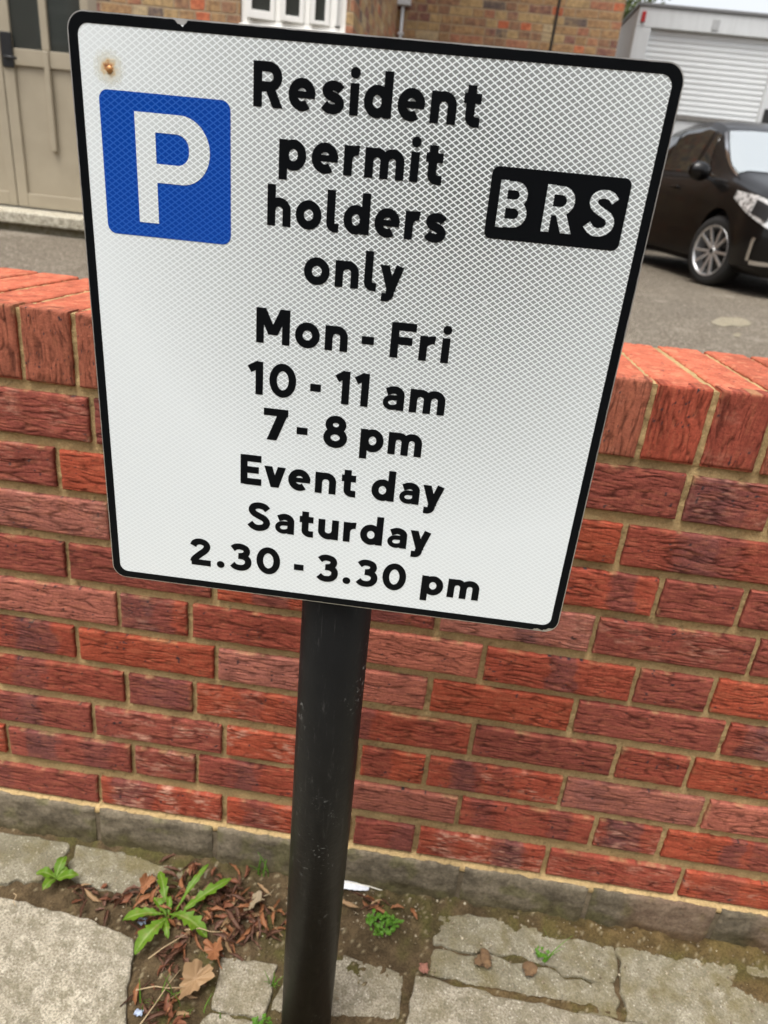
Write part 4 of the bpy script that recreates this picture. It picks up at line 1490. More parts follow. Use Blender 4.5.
ST = np.array(ST[::-1])
_xs = np.linspace(ST[0, 0], ST[-1, 0], 161)
_tab = np.stack([np.interp(_xs, ST[:, 0], ST[:, k]) for k in range(8)], 1)
for _ in range(3):                                # soften the breaks between stations
    t_ = _tab.copy()
    t_[2:-2] = (_tab[:-4] + 2 * _tab[1:-3] + 3 * _tab[2:-2] + 2 * _tab[3:-1] + _tab[4:]) / 9
    _tab = t_
_tab[:, 0] = _xs


def sect(xq):
    r_ = [np.interp(xq, _xs, _tab[:, k]) for k in range(8)]
    x_, zb, ys, yb, zl, yl, zr, yr = r_
    zr2 = max(zr, zl + 0.03)
    return [(0, zb), (ys * 0.86, zb), (ys, zb + 0.07), (yb, 0.50 * zl + 0.10), (yb - 0.012, zl - 0.13), (yl + 0.012, zl - 0.025), (yl - 0.01, zl + 0.012),
            (yl - 0.01 + (yr - yl) * 0.80, zl + (zr2 - zl) * 0.80), (yr - 0.06, zl + (zr2 - zl) * 0.955), (yr * 0.55, zr2 - 0.004), (0, zr2 + 0.006)]


NT_ = 81
TKEY = [0, .10, .17, .30, .44, .50, .53, .70, .76, .86, 1.0]


def surf(xq, t):
    pts = sect(xq)
    ys = [p[0] for p in pts]; zs = [p[1] for p in pts]
    return float(np.interp(t, TKEY, ys)), float(np.interp(t, TKEY, zs))


def patch(mb, xf, tf, nu, nt, off, side=-1):
    """patch of the body skin: xf(a,b), tf(a,b) for a,b in 0..1, lifted by off"""
    o = len(mb.v)
    cy, cz = 0, 0.75
    for i in range(nu + 1):
        for j in range(nt + 1):
            a, b_ = i / nu, j / nt
            xq, t = xf(a, b_), tf(a, b_)
            y_, z_ = surf(xq, t)
            y1, z1 = surf(xq, min(1, t + 0.012)); y0, z0 = surf(xq, max(0, t - 0.012))
            tx, tz = y1 - y0, z1 - z0
            nn = Vector((0, tz, -tx))
            if nn.length < 1e-6: nn = Vector((0, 0, 1))
            ya, za = surf(xq + 0.02, t); yb_, zb_ = surf(xq - 0.02, t)
            dx = Vector((0.04, ya - yb_, za - zb_))
            nrm = Vector((0, tx, tz)).cross(dx)
            if nrm.length < 1e-9: nrm = nn
            nrm.normalize()
            if nrm.y < 0 and abs(nrm.y) > 0.2: nrm = -nrm
            elif abs(nrm.y) <= 0.2 and nrm.z < 0 and t > 0.4: nrm = -nrm
            p = Vector((xq, y_, z_)) + nrm * off
            mb.v.append((p.x, p.y * side * (1), p.z))
    for i in range(nu):
        for j in range(nt):
            a = o + i * (nt + 1) + j
            f = (a, a + 1, a + nt + 2, a + nt + 1)
            mb.f.append(f if side > 0 else f[::-1])


bm = bmesh.new()
rings = []
xs_ = list(np.linspace(-2.2, 2.3, 91))
ts = [0, .05, .10, .135, .17, .21, .25, .30, .35, .40, .44, .47, .50, .515, .53, .58, .64, .70, .73, .76, .81, .86, .92, 1.0]
for xq in xs_:
    half = [surf(xq, t) for t in ts]
    full = [(y_, z_) for y_, z_ in half] + [(-y_, z_) for y_, z_ in half[-2:0:-1]]
    rings.append([bm.verts.new((xq, y_, z_)) for y_, z_ in full])
for a, c in zip(rings[:-1], rings[1:]):
    for k in range(len(a)):
        bm.faces.new((a[k], a[(k + 1) % len(a)], c[(k + 1) % len(a)], c[k]))
bm.faces.new(rings[0]); bm.faces.new(rings[-1][::-1])
bmesh.ops.recalc_face_normals(bm, faces=bm.faces)
me = bpy.data.meshes.new('body')
bm.to_mesh(me); bm.free()
body = link('body', me, M_car, None, True)
cuts_o = []
for wx in (1.39, -1.39):
    b = MB(); b.lathe([(0.0, -1.2), (0.365, -1.2), (0.365, 1.2), (0.0, 1.2)], 'Y', 48, (wx, 0, 0.335))
    c_ = recalc(b.build('cutter', None))
    c2 = c_
    m = body.modifiers.new('arch', 'BOOLEAN'); m.object = c_; m.operation = 'DIFFERENCE'; m.solver = 'EXACT'
    cuts_o.append(c_)
dg = bpy.context.evaluated_depsgraph_get()
me2 = bpy.data.meshes.new_from_object(body.evaluated_get(dg))
body.modifiers.clear()
body.data = me2
if not me2.materials: me2.materials.append(M_car)
for c_ in cuts_o: bpy.data.objects.remove(c_)
body.parent = CAR
me2.polygons.foreach_set('use_smooth', [True] * len(me2.polygons))
try:
    me2.set_sharp_from_angle(angle=R(35))
except Exception:
    pass
for wx in (1.39, -1.39):                      # dark inner arch
    b = MB(); b.lathe([(0.0, -0.80), (0.362, -0.80), (0.362, 0.80), (0.0, 0.80)], 'Y', 40, (wx, 0, 0.335))
    # only the upper half
    b.f = [f for f in b.f if sum(b.v[i][2] for i in f) / len(f) > 0.36]
    b.build('wheel_arch', M_trim, CAR, smooth=True)
for s_ in (-1, 1):
    b = MB(); patch(b, lambda a, c: 1.05 - 0.72 * a + 0.0 * c - (0.60 * c) * (1 - a) ** 1.2, lambda a, c: 0.545 + 0.175 * c * (0.25 + 0.75 * min(1, a * 1.6)), 14, 8, 0.005, s_); b.build('side_window', M_carglass, CAR, smooth=True)
    b = MB(); patch(b, lambda a, c: 0.25 - 0.90 * a - 0.03 * c, lambda a, c: 0.545 + 0.175 * c, 14, 8, 0.005, s_); b.build('side_window', M_carglass, CAR, smooth=True)
    b = MB(); patch(b, lambda a, c: -0.72 - 0.95 * a + 0.25 * c * a, lambda a, c: 0.545 + 0.175 * c * (1 - 0.55 * a * a), 14, 8, 0.005, s_); b.build('side_window', M_carglass, CAR, smooth=True)
    b = MB(); patch(b, lambda a, c: 1.30 - 2.95 * a, lambda a, c: 0.522 + 0.018 * c, 40, 2, 0.006, s_); b.build('belt_trim', M_trim, CAR, smooth=True)
    # headlight, swept back along the wing
    b = MB(); patch(b, lambda a, c: 2.20 - 0.62 * a, lambda a, c: (0.40 + 0.07 * a) + (0.155 - 0.12 * a) * c, 16, 8, 0.008, s_); hl = b.build('headlight', M_lens, CAR, smooth=True)
    b = MB(); patch(b, lambda a, c: 2.10 - 0.17 * a, lambda a, c: 0.445 + 0.065 * c, 8, 6, 0.013, s_); b.build('lamp_bowl', M_trim, hl, smooth=True)
    # fog-lamp surround: bright angled strips low on the bumper corner
    b = MB()
    patch(b, lambda a, c: 2.02 - 0.03 * c + 0.05 * a, lambda a, c: 0.20 + 0.11 * a, 6, 2, 0.010, s_)
    patch(b, lambda a, c: 2.03 + 0.14 * a, lambda a, c: 0.185 + 0.02 * c, 6, 2, 0.011, s_)
    b.build('fog_trim', M_chrome, CAR, smooth=True)
    for xs0 in (1.02, -0.02, -1.06):             # shut lines
        b = MB(); patch(b, lambda a, c, xs0=xs0: xs0 + 0.010 * (c - 0.5), lambda a, c: 0.18 + 0.33 * a, 16, 1, 0.002, s_); b.build('shut_line', M_dark, CAR)
    for xs0 in (0.12, -0.92):
        b = MB(); y_, z_ = surf(xs0, 0.455)
        b.bar((xs0 - 0.10, s_ * (y_ + 0.022), z_), (xs0 + 0.10, s_ * (y_ + 0.022), z_), 0.022, 0.024); b.build('door_handle', M_car, CAR, bevel=0.008)
    # mirror: rounded shell on a short arm
    b = MB()
    prof = []
    for i in range(9):
        a = i / 8
        rr = math.sin(math.pi * min(1, 0.06 + 0.90 * a)) ** 0.5
        prof.append((a, rr))
    o = len(b.v)
    for a, rr in prof:
        for k in range(20):
            th = 2 * math.pi * k / 20
            b.v.append((0.95 + 0.075 * rr * math.cos(th), s_ * (0.875 + 0.215 * a), 1.000 + 0.088 * rr * math.sin(th) + 0.012 * a))
    for i in range(8):
        for k in range(20):
            q = o + i * 20 + k; q2 = o + i * 20 + (k + 1) % 20
            b.f.append((q, q2, q2 + 20, q + 20))
    b.f.append(tuple(o + k for k in range(20))); b.f.append(tuple(o + 160 + k for k in range(20))[::-1])
    mr = recalc(b.build('door_mirror', M_car, CAR, smooth=True))
    b = MB(); b.bar((0.97, s_ * 0.80, 0.93), (0.95, s_ * 0.92, 0.965), 0.06, 0.03); b.build('mirror_arm', M_trim, mr)
b = MB()
for s_ in (-1, 1):
    patch(b, lambda a, c: 1.30 - 0.88 * c, lambda a, c: 0.76 + 0.24 * a - (0.10 * (1 - a)) * (1 - c), 10, 16, 0.006, s_)
b.build('windscreen', M_screen, CAR, smooth=True)
for s_ in (-1, 1):
    b = MB(); patch(b, lambda a, c: 1.33 - 0.93 * c, lambda a, c: 0.635 + 0.10 * c + 0.018 * a, 2, 18, 0.010, s_); b.build('pillar_glint', M_chrome, CAR, smooth=True)  # silver strip stands for the reflection along the windscreen edge
b = MB()
for s_ in (-1, 1):
    pass
b.bar((2.29, -0.30, 0.40), (2.29, 0.30, 0.40), 0.03, 0.10)
b.build('grille', M_trim, CAR, bevel=0.01)
for wx in (1.39, -1.39):
    for s_ in (-1, 1):
        wh = empty('wheel'); wh.parent = CAR
        wh.location = (wx, s_ * 0.775, 0.318)
        wh.rotation_euler = (0, 0, R(17) if (wx > 0) else 0)
        b = MB(); b.lathe([(0.225, s_ * 0.095), (0.245, s_ * 0.102), (0.285, s_ * 0.100), (0.306, s_ * 0.085), (0.318, s_ * 0.05), (0.318, -s_ * 0.06), (0.30, -s_ * 0.10), (0.22, -s_ * 0.10)], 'Y', 48)
        recalc(b.build('tyre', M_tyre, wh, smooth=True))
        b = MB(); b.lathe([(0.222, s_ * 0.094), (0.232, s_ * 0.100), (0.226, s_ * 0.103), (0.214, s_ * 0.092), (0.208, s_ * 0.02), (0.205, -s_ * 0.09)], 'Y', 48)
        b.lathe([(0.0, s_ * 0.083), (0.03, s_ * 0.083), (0.036, s_ * 0.077), (0.05, s_ * 0.072), (0.05, s_ * 0.02)], 'Y', 24)
        for k in range(10):
            a = R(36 * k + (7 if k % 2 else -7))
            a2 = R(36 * k + (2 if k % 2 else -2))
            p0 = Vector((0.035 * math.cos(a), s_ * 0.066, 0.035 * math.sin(a))); p1 = Vector((0.214 * math.cos(a2), s_ * 0.086, 0.214 * math.sin(a2)))
            b.bar(p0, p1, 0.026, 0.022, up=(0, 1, 0))
        b.build('rim', M_alloy, wh, bevel=0.003)
        b = MB(); b.lathe([(0.0, s_ * 0.0), (0.205, s_ * 0.0)], 'Y', 32)
        b.build('brake_disc', M_dark, wh)
        b = MB(); b.lathe([(0.0, s_ * 0.0865), (0.024, s_ * 0.086), (0.027, s_ * 0.0835)], 'Y', 20)
        b.build('hub_cap', M_dark, wh)
# place it: right front wheel at a known spot, heading towards the lower right
CAR_A = R(-84)
wloc = Vector((1.39, -0.84))
ca, sa = math.cos(CAR_A), math.sin(CAR_A)
CAR.location = (2.15 - (ca * wloc.x - sa * wloc.y), 6.72 - (sa * wloc.x + ca * wloc.y), 0.485)
CAR.rotation_euler = (0, 0, CAR_A)


# ---------------------------------------------------------------- tree beyond the yard
TREE = empty('tree', (1.75, 15.5, 0.485))
tag(TREE, 'green leafy tree growing between the brick house and the white lorry', 'tree')
b = MB()
b.tube([(0, 0, -0.1), (0.05, 0, 1.2), (0.0, 0.05, 2.2), (0.1, 0, 3.2)], [0.13, 0.10, 0.08, 0.04], 10)
for k in range(7):
    a = k * 2.4; h0 = 1.5 + 0.25 * k
    b.tube([(0.03, 0, h0), (0.5 * math.cos(a), 0.5 * math.sin(a), h0 + 0.5), (0.85 * math.cos(a), 0.85 * math.sin(a), h0 + 1.0)], [0.045, 0.03, 0.012], 7)
b.build('trunk', simple('tree_bark', (0.09, 0.07, 0.05), 0.9, 0, 0.3, 20, 0.4), TREE, smooth=True)


def mat_leaf(name, c0, c1, trans=0.35, rough=0.5, rib=False):
    n = NT(name)
    n.n.remove(n.b)
    t = n.coord()
    f = n.noise(t, 30, 3)
    col = n.mix(f, c0, c1)
    if rib:
        e_ = n.attr()
        sp_ = n.new('SeparateColor'); n.l.new(e_, sp_.inputs[0])
        col = n.mix(n.math('MULTIPLY', n.ramp(sp_.outputs[0], [(0.0, 1.0), (0.22, 0.0)]), 0.55), col, (0.30, 0.36, 0.13))
        bl = n.noise(t, 160, 4, 0.7)
        col = n.mix(n.math('MULTIPLY', n.ramp(bl, [(0.55, 0.0), (0.7, 1.0)]), 0.5), col, (c0[0] * 0.6, c0[1] * 0.55, c0[2]))
        col = n.mix(n.math('MULTIPLY', n.ramp(n.noise(t, 70, 3), [(0.62, 0.0), (0.7, 1.0)]), 0.4), col, (0.20, 0.16, 0.05))
    p_ = n.new('BsdfPrincipled'); n.put(p_.inputs['Base Color'], col); p_.inputs['Roughness'].default_value = rough; p_.inputs['Specular IOR Level'].default_value = 0.22
    tr = n.new('BsdfTranslucent'); n.put(tr.inputs['Color'], n.mix(0.5, col, (c1[0] * 1.6, c1[1] * 1.5, c1[2])))
    mx = n.new('MixShader'); mx.inputs[0].default_value = trans
    n.l.new(p_.outputs[0], mx.inputs[1]); n.l.new(tr.outputs[0], mx.inputs[2])
    n.l.new(mx.outputs[0], n.n['Material Output'].inputs[0])
    return n.m


b = MB()
rt = random.Random(5)
clumps = [(rt.gauss(0, 0.45), rt.gauss(0, 0.5), rt.uniform(1.7, 4.1)) for _ in range(34)]
for cx, cy, cz in clumps:
    for _ in range(150):
        p = Vector((cx + rt.gauss(0, 0.2), cy + rt.gauss(0, 0.2), cz + rt.gauss(0, 0.17)))
        u_ = Vector((rt.gauss(0, 1), rt.gauss(0, 1), rt.gauss(0, 1))).normalized() * rt.uniform(0.04, 0.075)
        w_ = u_.cross(Vector((rt.gauss(0, 1), rt.gauss(0, 1), rt.gauss(0, 1)))).normalized() * 0.028
        b.add([p - u_, p + w_, p + u_, p - w_], [(0, 1, 2, 3)])
b.build('crown', mat_leaf('tree_leaf', (0.05, 0.075, 0.02), (0.09, 0.11, 0.03)), TREE)


# ---------------------------------------------------------------- terrace across the street (behind the viewer, seen in reflections)
M_terr = mat_stock_brick('terrace_brickwork', 0, None, 0.9)


def terrace():
    t = empty('terraced_house')
    W_, D_, Hh = 5.2, 8.0, 6.4
    holes = [(-1.9, -1.0, 0.25, 2.35), (-0.3, 1.7, 0.95, 2.35), (-1.9, -0.9, 3.6, 5.2), (0.0, 1.4, 3.6, 5.2)]
    xs = sorted({-W_ / 2, W_ / 2} | {h[0] for h in holes} | {h[1] for h in holes})
    zs = sorted({-0.2, Hh} | {h[2] for h in holes} | {h[3] for h in holes})
    b = MB()
    for i in range(len(xs) - 1):
        for j in range(len(zs) - 1):
            mx_, mz_ = (xs[i] + xs[i + 1]) / 2, (zs[j] + zs[j + 1]) / 2
            if any(h[0] < mx_ < h[1] and h[2] < mz_ < h[3] for h in holes): continue
            b.add([(xs[i], 0, zs[j]), (xs[i + 1], 0, zs[j]), (xs[i + 1], 0, zs[j + 1]), (xs[i], 0, zs[j + 1])], [(0, 1, 2, 3)])
    for h in holes:
        b.add([(h[0], 0, h[2]), (h[1], 0, h[2]), (h[1], 0, h[3]), (h[0], 0, h[3]), (h[0], -.15, h[2]), (h[1], -.15, h[2]), (h[1], -.15, h[3]), (h[0], -.15, h[3])],
              [(0, 1, 5, 4), (1, 2, 6, 5), (2, 3, 7, 6), (3, 0, 4, 7)])
    for xx in (-W_ / 2, W_ / 2):
        b.add([(xx, 0, -.2), (xx, -D_, -.2), (xx, -D_, Hh), (xx, -D_ / 2, Hh + 2.4), (xx, 0, Hh)], [(0, 1, 2, 3, 4)])
    b.build('wall', M_terr, t)
    b = MB(); b.add([(-W_ / 2, 0.25, Hh - .1), (W_ / 2, 0.25, Hh - .1), (W_ / 2, -D_ / 2, Hh + 2.4), (-W_ / 2, -D_ / 2, Hh + 2.4), (W_ / 2, -D_ - .2, Hh - .1), (-W_ / 2, -D_ - .2, Hh - .1)], [(0, 1, 2, 3), (3, 2, 4, 5)])
    b.build('roof', M_slate, t)
    b = MB(); b.box(-1.9, -1.0, -.16, -.10, 0.25, 2.35); b.build('door', simple('dark_blue_door', (0.02, 0.03, 0.06), 0.4), t)
    for h in holes[1:]:
        f = MB()
        f.box(h[0], h[0] + .08, -.14, -.06, h[2], h[3]); f.box(h[1] - .08, h[1], -.14, -.06, h[2], h[3])
        f.box(h[0] + .08, h[1] - .08, -.14, -.06, h[2], h[2] + .08); f.box(h[0] + .08, h[1] - .08, -.14, -.06, h[3] - .08, h[3]); f.box(h[0] + .08, h[1] - .08, -.13, -.07, (h[2] + h[3]) / 2 - .03, (h[2] + h[3]) / 2 + .03)
        w = f.build('window', M_whitepaint, t)
        p_ = MB(); p_.box(h[0] + .08, h[1] - .08, -.11, -.10, h[2] + .08, h[3] - .08); p_.build('pane', M_glass, w)
    return t


t0 = terrace()
for k in range(-3, 4):
    t = t0 if k == -3 else copy_tree(t0)
    t.location = (k * 5.2 - 0.4, -11.4, 0.0)
    tag(t, 'brick terraced house with white sash windows facing the sign across the street', 'house', 'terraced houses across the street')


# ---------------------------------------------------------------- weeds, dead leaves and small things on the pavement
M_weed = mat_leaf('weed_leaf', (0.060, 0.145, 0.008), (0.135, 0.225, 0.018), 0.25, 0.5, True)
M_weed2 = mat_leaf('clover_leaf', (0.06, 0.16, 0.015), (0.12, 0.25, 0.03), 0.25, 0.45)


def leaf_mesh(L, Wd, serr, arch, lift, tip=0.5, n=34, seed=0):
    """a leaf along +X from the origin: serrated, folded on its midrib, arched"""
    rs_ = random.Random(seed)
    b = MB()
    rows = []
    for i in range(n + 1):
        t = i / n
        prof = (math.sin(math.pi * min(1, t ** tip)) ** 0.8) if 0 < t < 1 else 0.0
        prof = max(prof, 0.10 * (1 - t))
        saw = 1 - serr * (1 - (t * 5.6 + 0.12 * rs_.random()) % 1.0) * (1 if t < 0.86 else 0.2)
        w = Wd * prof * saw
        z = lift * L * math.sin(t * 1.5) - arch * L * t * t
        x_ = L * t * (1 - 0.12 * arch * t)
        yb = 0.06 * L * math.sin(2.2 * t + seed)
        fold = 0.30
        r_ = []
        for s_ in (-1, -0.5, 0, 0.5, 1):
            r_.append((x_ + (0.02 * L if abs(s_) > 0.9 else 0), yb + s_ * w, z + abs(s_) * w * fold + 0.0016 * math.sin(13 * t + 2.5 * s_ + seed) * abs(s_)))
        rows.append(r_)
    vs = [p for r_ in rows for p in r_]
    fs = []
    for i in range(n):
        for j in range(4):
            a = i * 5 + j
            fs.append((a, a + 1, a + 6, a + 5))
    b.add(vs, fs)
    return b


def plant_leaf(parent, mat, L, Wd, az, serr=0.5, arch=0.35, lift=0.5, tip=0.6, seed=0, z=0.0, at=(0, 0), name='leaf'):
    o = leaf_mesh(L, Wd, serr, arch, lift, tip, seed=seed).build(name, mat, parent, smooth=True)
    me = o.data
    ca_ = me.color_attributes.new('Col', 'FLOAT_COLOR', 'POINT')
    w_ = np.ones((len(me.vertices), 4), np.float32)
    w_[:, :3] = np.abs(np.arange(len(me.vertices)) % 5 - 2)[:, None] / 2
    ca_.data.foreach_set('color', w_.ravel())
    o.rotation_euler = (0, 0, R(az)); o.location = (at[0], at[1], z)
    return o


DAN = empty('dandelion_plant', (-0.598, -0.128, 0.001))
tag(DAN, 'bright green dandelion rosette growing from dead leaves left of the pole', 'weed')
for i, (L, Wd, az, serr, arch, lift, z, tp) in enumerate([
        (0.088, 0.0105, 124, 0.50, 0.20, 0.42, 0.004, 1.5), (0.125, 0.0125, 40, 0.55, 0.15, 0.36, 0.004, 1.5), (0.100, 0.0075, 58, 0.40, 0.10, 0.55, 0.004, 1.7),
        (0.082, 0.0125, 190, 0.35, 0.45, 0.36, 0.012, 1.5), (0.088, 0.0175, -16, 0.55, 0.40, 0.32, 0.012, 1.3), (0.080, 0.0165, -112, 0.40, 0.50, 0.34, 0.012, 1.3),
        (0.042, 0.0080, 150, 0.3, 0.2, 0.5, 0.008, 1.2), (0.046, 0.0070, -66, 0.4, 0.4, 0.4, 0.010, 1.3), (0.030, 0.006, 100, 0.3, 0.1, 0.6, 0.008, 1.2)]):
    plant_leaf(DAN, M_weed, L * 0.9, Wd * 0.92, az, serr, arch, lift, tp, i + 3, z)
SW = empty('weed_seedling', (-0.806, -0.093, 0.003))
tag(SW, 'small four-leaved weed in the slab joint at far left', 'weed')
for i, (L, az) in enumerate(((0.040, 100), (0.036, 185), (0.038, 10), (0.030, 250), (0.022, 55))):
    plant_leaf(SW, M_weed, L, 0.0095, az, 0.15, 0.35, 0.55, 1.05, i + 40, 0.003)


def tuft(name, loc, n, spread, size, label, seed, mat=None):
    r_ = random.Random(seed)
    e = empty(name, loc)
    tag(e, label, 'weed')
    b = MB()
    for _ in range(n):
        L = size * r_.uniform(0.6, 1.2)
        q = leaf_mesh(L, L * 0.36, 0.1, 0.3, 0.35, 1.0, 6, r_.random() * 9)
        a = r_.uniform(0, 6.28); d_ = spread * math.sqrt(r_.random())
        M_ = Matrix.Translation((d_ * math.cos(a * 1.7), d_ * math.sin(a * 1.7) * 0.7, r_.uniform(0.002, 0.016))) @ Matrix.Rotation(a, 4, 'Z') @ Matrix.Rotation(r_.uniform(-.5, .5), 4, 'X')
        b.add([M_ @ Vector(v_) for v_ in q.v], q.f)
    b.build('foliage', mat or M_weed2, e, smooth=True)
    return e


tuft('clover_patch', (-0.243, -0.082, 0.002), 90, 0.030, 0.009, 'low patch of tiny clover-like leaves in soil right of the pole', 1)
tuft('creeping_weed', (-0.402, -0.030, 0.002), 26, 0.016, 0.010, 'small leafy sprig against the wall just left of the pole', 2)
tuft('moss_weed', (-0.405, -0.262, 0.002), 30, 0.012, 0.007, 'tiny green sprig in the slab joint left of the pole foot', 3)
tuft('ground_weed', (0.02, -0.085, 0.000), 14, 0.010, 0.008, 'tiny green sprig in the cracked concrete right of the pole', 4)


def grass(name, loc, n, h_, label, seed, lean=(0, 0), spread=0.02):
    r_ = random.Random(seed)
    e = empty(name, loc)
    tag(e, label, 'grass')
    b = MB()
    for _ in range(n):
        L = h_ * r_.uniform(0.5, 1.1); a = r_.uniform(0, 6.28); bend = r_.uniform(0.2, 0.7)
        ox, oy = r_.gauss(0, spread * .5), r_.gauss(0, spread * .25)
        px = []
        for k in range(6):
            t = k / 5
            c = Vector((ox + (math.cos(a) * bend * t * t + lean[0] * t) * L, oy + (math.sin(a) * bend * t * t + lean[1] * t) * L, L * t * (1 - 0.25 * bend * t)))
            w_ = 0.0012 * (1 - t) + 0.0002
            sd_ = Vector((-math.sin(a), math.cos(a), 0)) * w_
            px += [c - sd_, c + sd_]
        b.add(px, [(2 * k, 2 * k + 1, 2 * k + 3, 2 * k + 2) for k in range(5)])
    b.build('blades', M_weed2, e)


grass('grass_tuft', (-0.467, -0.020, 0.0), 9, 0.060, 'thin grass blades at the wall foot beside the dandelion', 1)
grass('grass_tuft', (-0.53, -0.255, 0.0), 16, 0.050, 'thin grass blades among dead leaves by the curled tan leaf', 2, spread=0.05)
grass('grass_tuft', (0.03, -0.090, 0.0), 5, 0.045, 'few short grass blades in the concrete crack right of the pole', 3, (0.5, 0.5), 0.008)
grass('grass_tuft', (-0.405, -0.20, 0.0), 10, 0.030, 'short grass in the slab joint right beside the pole', 4, spread=0.012)

# dead leaves: a handful of shapes, each leaf an object of its own
DL = [((0.135, 0.050, 0.029), (0.23, 0.095, 0.050)), ((0.085, 0.040, 0.027), (0.15, 0.075, 0.045)), ((0.19, 0.075, 0.034), (0.28, 0.125, 0.055)),
      ((0.09, 0.045, 0.03), (0.15, 0.075, 0.045)), ((0.20, 0.125, 0.065), (0.34, 0.22, 0.115))]
DMATS = [mat_leaf('dead_leaf_tone', a, c, 0.12, 0.55) for a, c in DL]
variants = []
for k in range(10):
    r_ = random.Random(60 + k)
    L, Wd = r_.uniform(0.018, 0.046), r_.uniform(0.0035, 0.0085)
    curl = r_.uniform(1.6, 5.2); arch = r_.uniform(-0.3, 0.8)
    b = MB()
    n, m = 9, 6
    vs = []
    for i in range(n + 1):
        t = i / n
        w = Wd * (math.sin(math.pi * (0.04 + 0.94 * t)) ** 0.8) * (1 + 0.22 * math.sin(17 * t + k))
        for j in range(m + 1):
            s_ = 2 * j / m - 1
            ang = s_ * curl / 2
            rad = w / max(0.3, curl / 2)
            vs.append((L * (t - 0.5), rad * math.sin(ang) + 0.10 * L * math.sin(3 * t + k), rad * (1 - math.cos(ang)) + arch * L * (0.25 - (t - 0.5) ** 2) + 0.001 * math.sin(23 * t + 5 * s_ + k)))
    b.add(vs, [(i * (m + 1) + j, i * (m + 1) + j + 1, (i + 1) * (m + 1) + j + 1, (i + 1) * (m + 1) + j) for i in range(n) for j in range(m)])
    me = bpy.data.meshes.new('dead_leaf'); me.from_pydata(b.v, [], b.f); me.update()
    me.polygons.foreach_set('use_smooth', [True] * len(me.polygons))
    me.materials.append(DMATS[(0, 1, 3, 2, 2, 1, 3, 0, 1, 4)[k]])
    variants.append(me)
rl = random.Random(11)
spots = []
for _ in range(165): spots.append((rl.gauss(-0.545, 0.058), rl.gauss(-0.095, 0.034)))
for _ in range(44): spots.append((rl.gauss(-0.555, 0.025), rl.uniform(-0.29, -0.13)))
for _ in range(44): spots.append((rl.uniform(-0.77, -0.60), rl.gauss(-0.112, 0.013)))
for _ in range(30): spots.append((rl.gauss(-0.455, 0.028), rl.gauss(-0.115, 0.030)))
for _ in range(12): spots.append((rl.gauss(-0.245, 0.028), rl.gauss(-0.045, 0.014)))
for px, py in spots:
    py = min(py, -0.020)
    o = bpy.data.objects.new('dead_leaf', rl.choice(variants if px < -0.35 else [variants[4], variants[9], variants[2]]))
    COL.objects.link(o)
    o.location = (px, py, soil_h(px, py) + rl.uniform(0.002, 0.009))
    o.rotation_euler = (rl.gauss(0, 0.7), rl.gauss(0, 0.4), rl.uniform(0, 6.28))
    o.scale = (rl.uniform(0.70, 1.25),) * 3
    tag(o, 'small curled dead brown leaf lying in the litter at the wall foot', 'leaf', 'dead leaves littering the pavement edge')


def big_leaf(name, loc, rot, size, mat, label, seed):
    r_ = random.Random(seed)
    b = MB()
    nA, nR = 44, 5
    vs = [(0, 0, 0)]
    for i in range(nA):
        a = 2 * math.pi * i / nA
        lobe = 0.80 + 0.16 * math.cos(3 * a + seed) + 0.09 * math.sin(7 * a + seed) + 0.07 * math.sin(13 * a) + 0.05 * r_.random()
        for j in range(1, nR + 1):
            q = j / nR
            rad = size * lobe * q
            vs.append((rad * math.cos(a), rad * 0.72 * math.sin(a), size * (0.36 * abs(math.sin(a + 0.3)) * q + 0.16 * q * q * math.cos(3 * a + seed) + 0.06 * math.sin(9 * a) * q)))
    fs = []
    for i in range(nA):
        i2 = (i + 1) % nA
        fs.append((0, 1 + i * nR, 1 + i2 * nR))
        for j in range(nR - 1):
            fs.append((1 + i * nR + j, 1 + i * nR + j + 1, 1 + i2 * nR + j + 1, 1 + i2 * nR + j))
    b.add(vs, fs)
    b.tube([(-size * .8, 0, 0.002), (-size * 1.3, size * .1, -0.001), (-size * 1.7, size * .05, 0.0)], 0.0009, 6)
    o = b.build(name, mat, None, smooth=True)
    o.location = loc; o.rotation_euler = rot
    return tag(o, label, 'leaf')


big_leaf('fallen_leaf', (-0.520, -0.215, 0.008), (0.25, -0.2, 0.9), 0.032, DMATS[4], 'large curled tan fallen leaf below the dandelion', 2)
big_leaf('fallen_leaf', (-0.505, -0.168, 0.008), (-0.3, 0.3, 2.2), 0.024, DMATS[2], 'orange-brown fallen leaf just right of the dandelion', 5)
big_leaf('fallen_leaf', (-0.462, -0.085, 0.014), (0.5, 0.2, 4.0), 0.022, simple('grey_dead_leaf', (0.20, 0.155, 0.09), 0.7), 'dull grey-brown fallen leaf nearest the pole, by the wall', 7)
big_leaf('fallen_leaf', (-0.655, -0.078, 0.012), (0.3, -0.3, 1.4), 0.018, DMATS[2], 'orange fallen leaf on concrete behind the dandelion', 9)

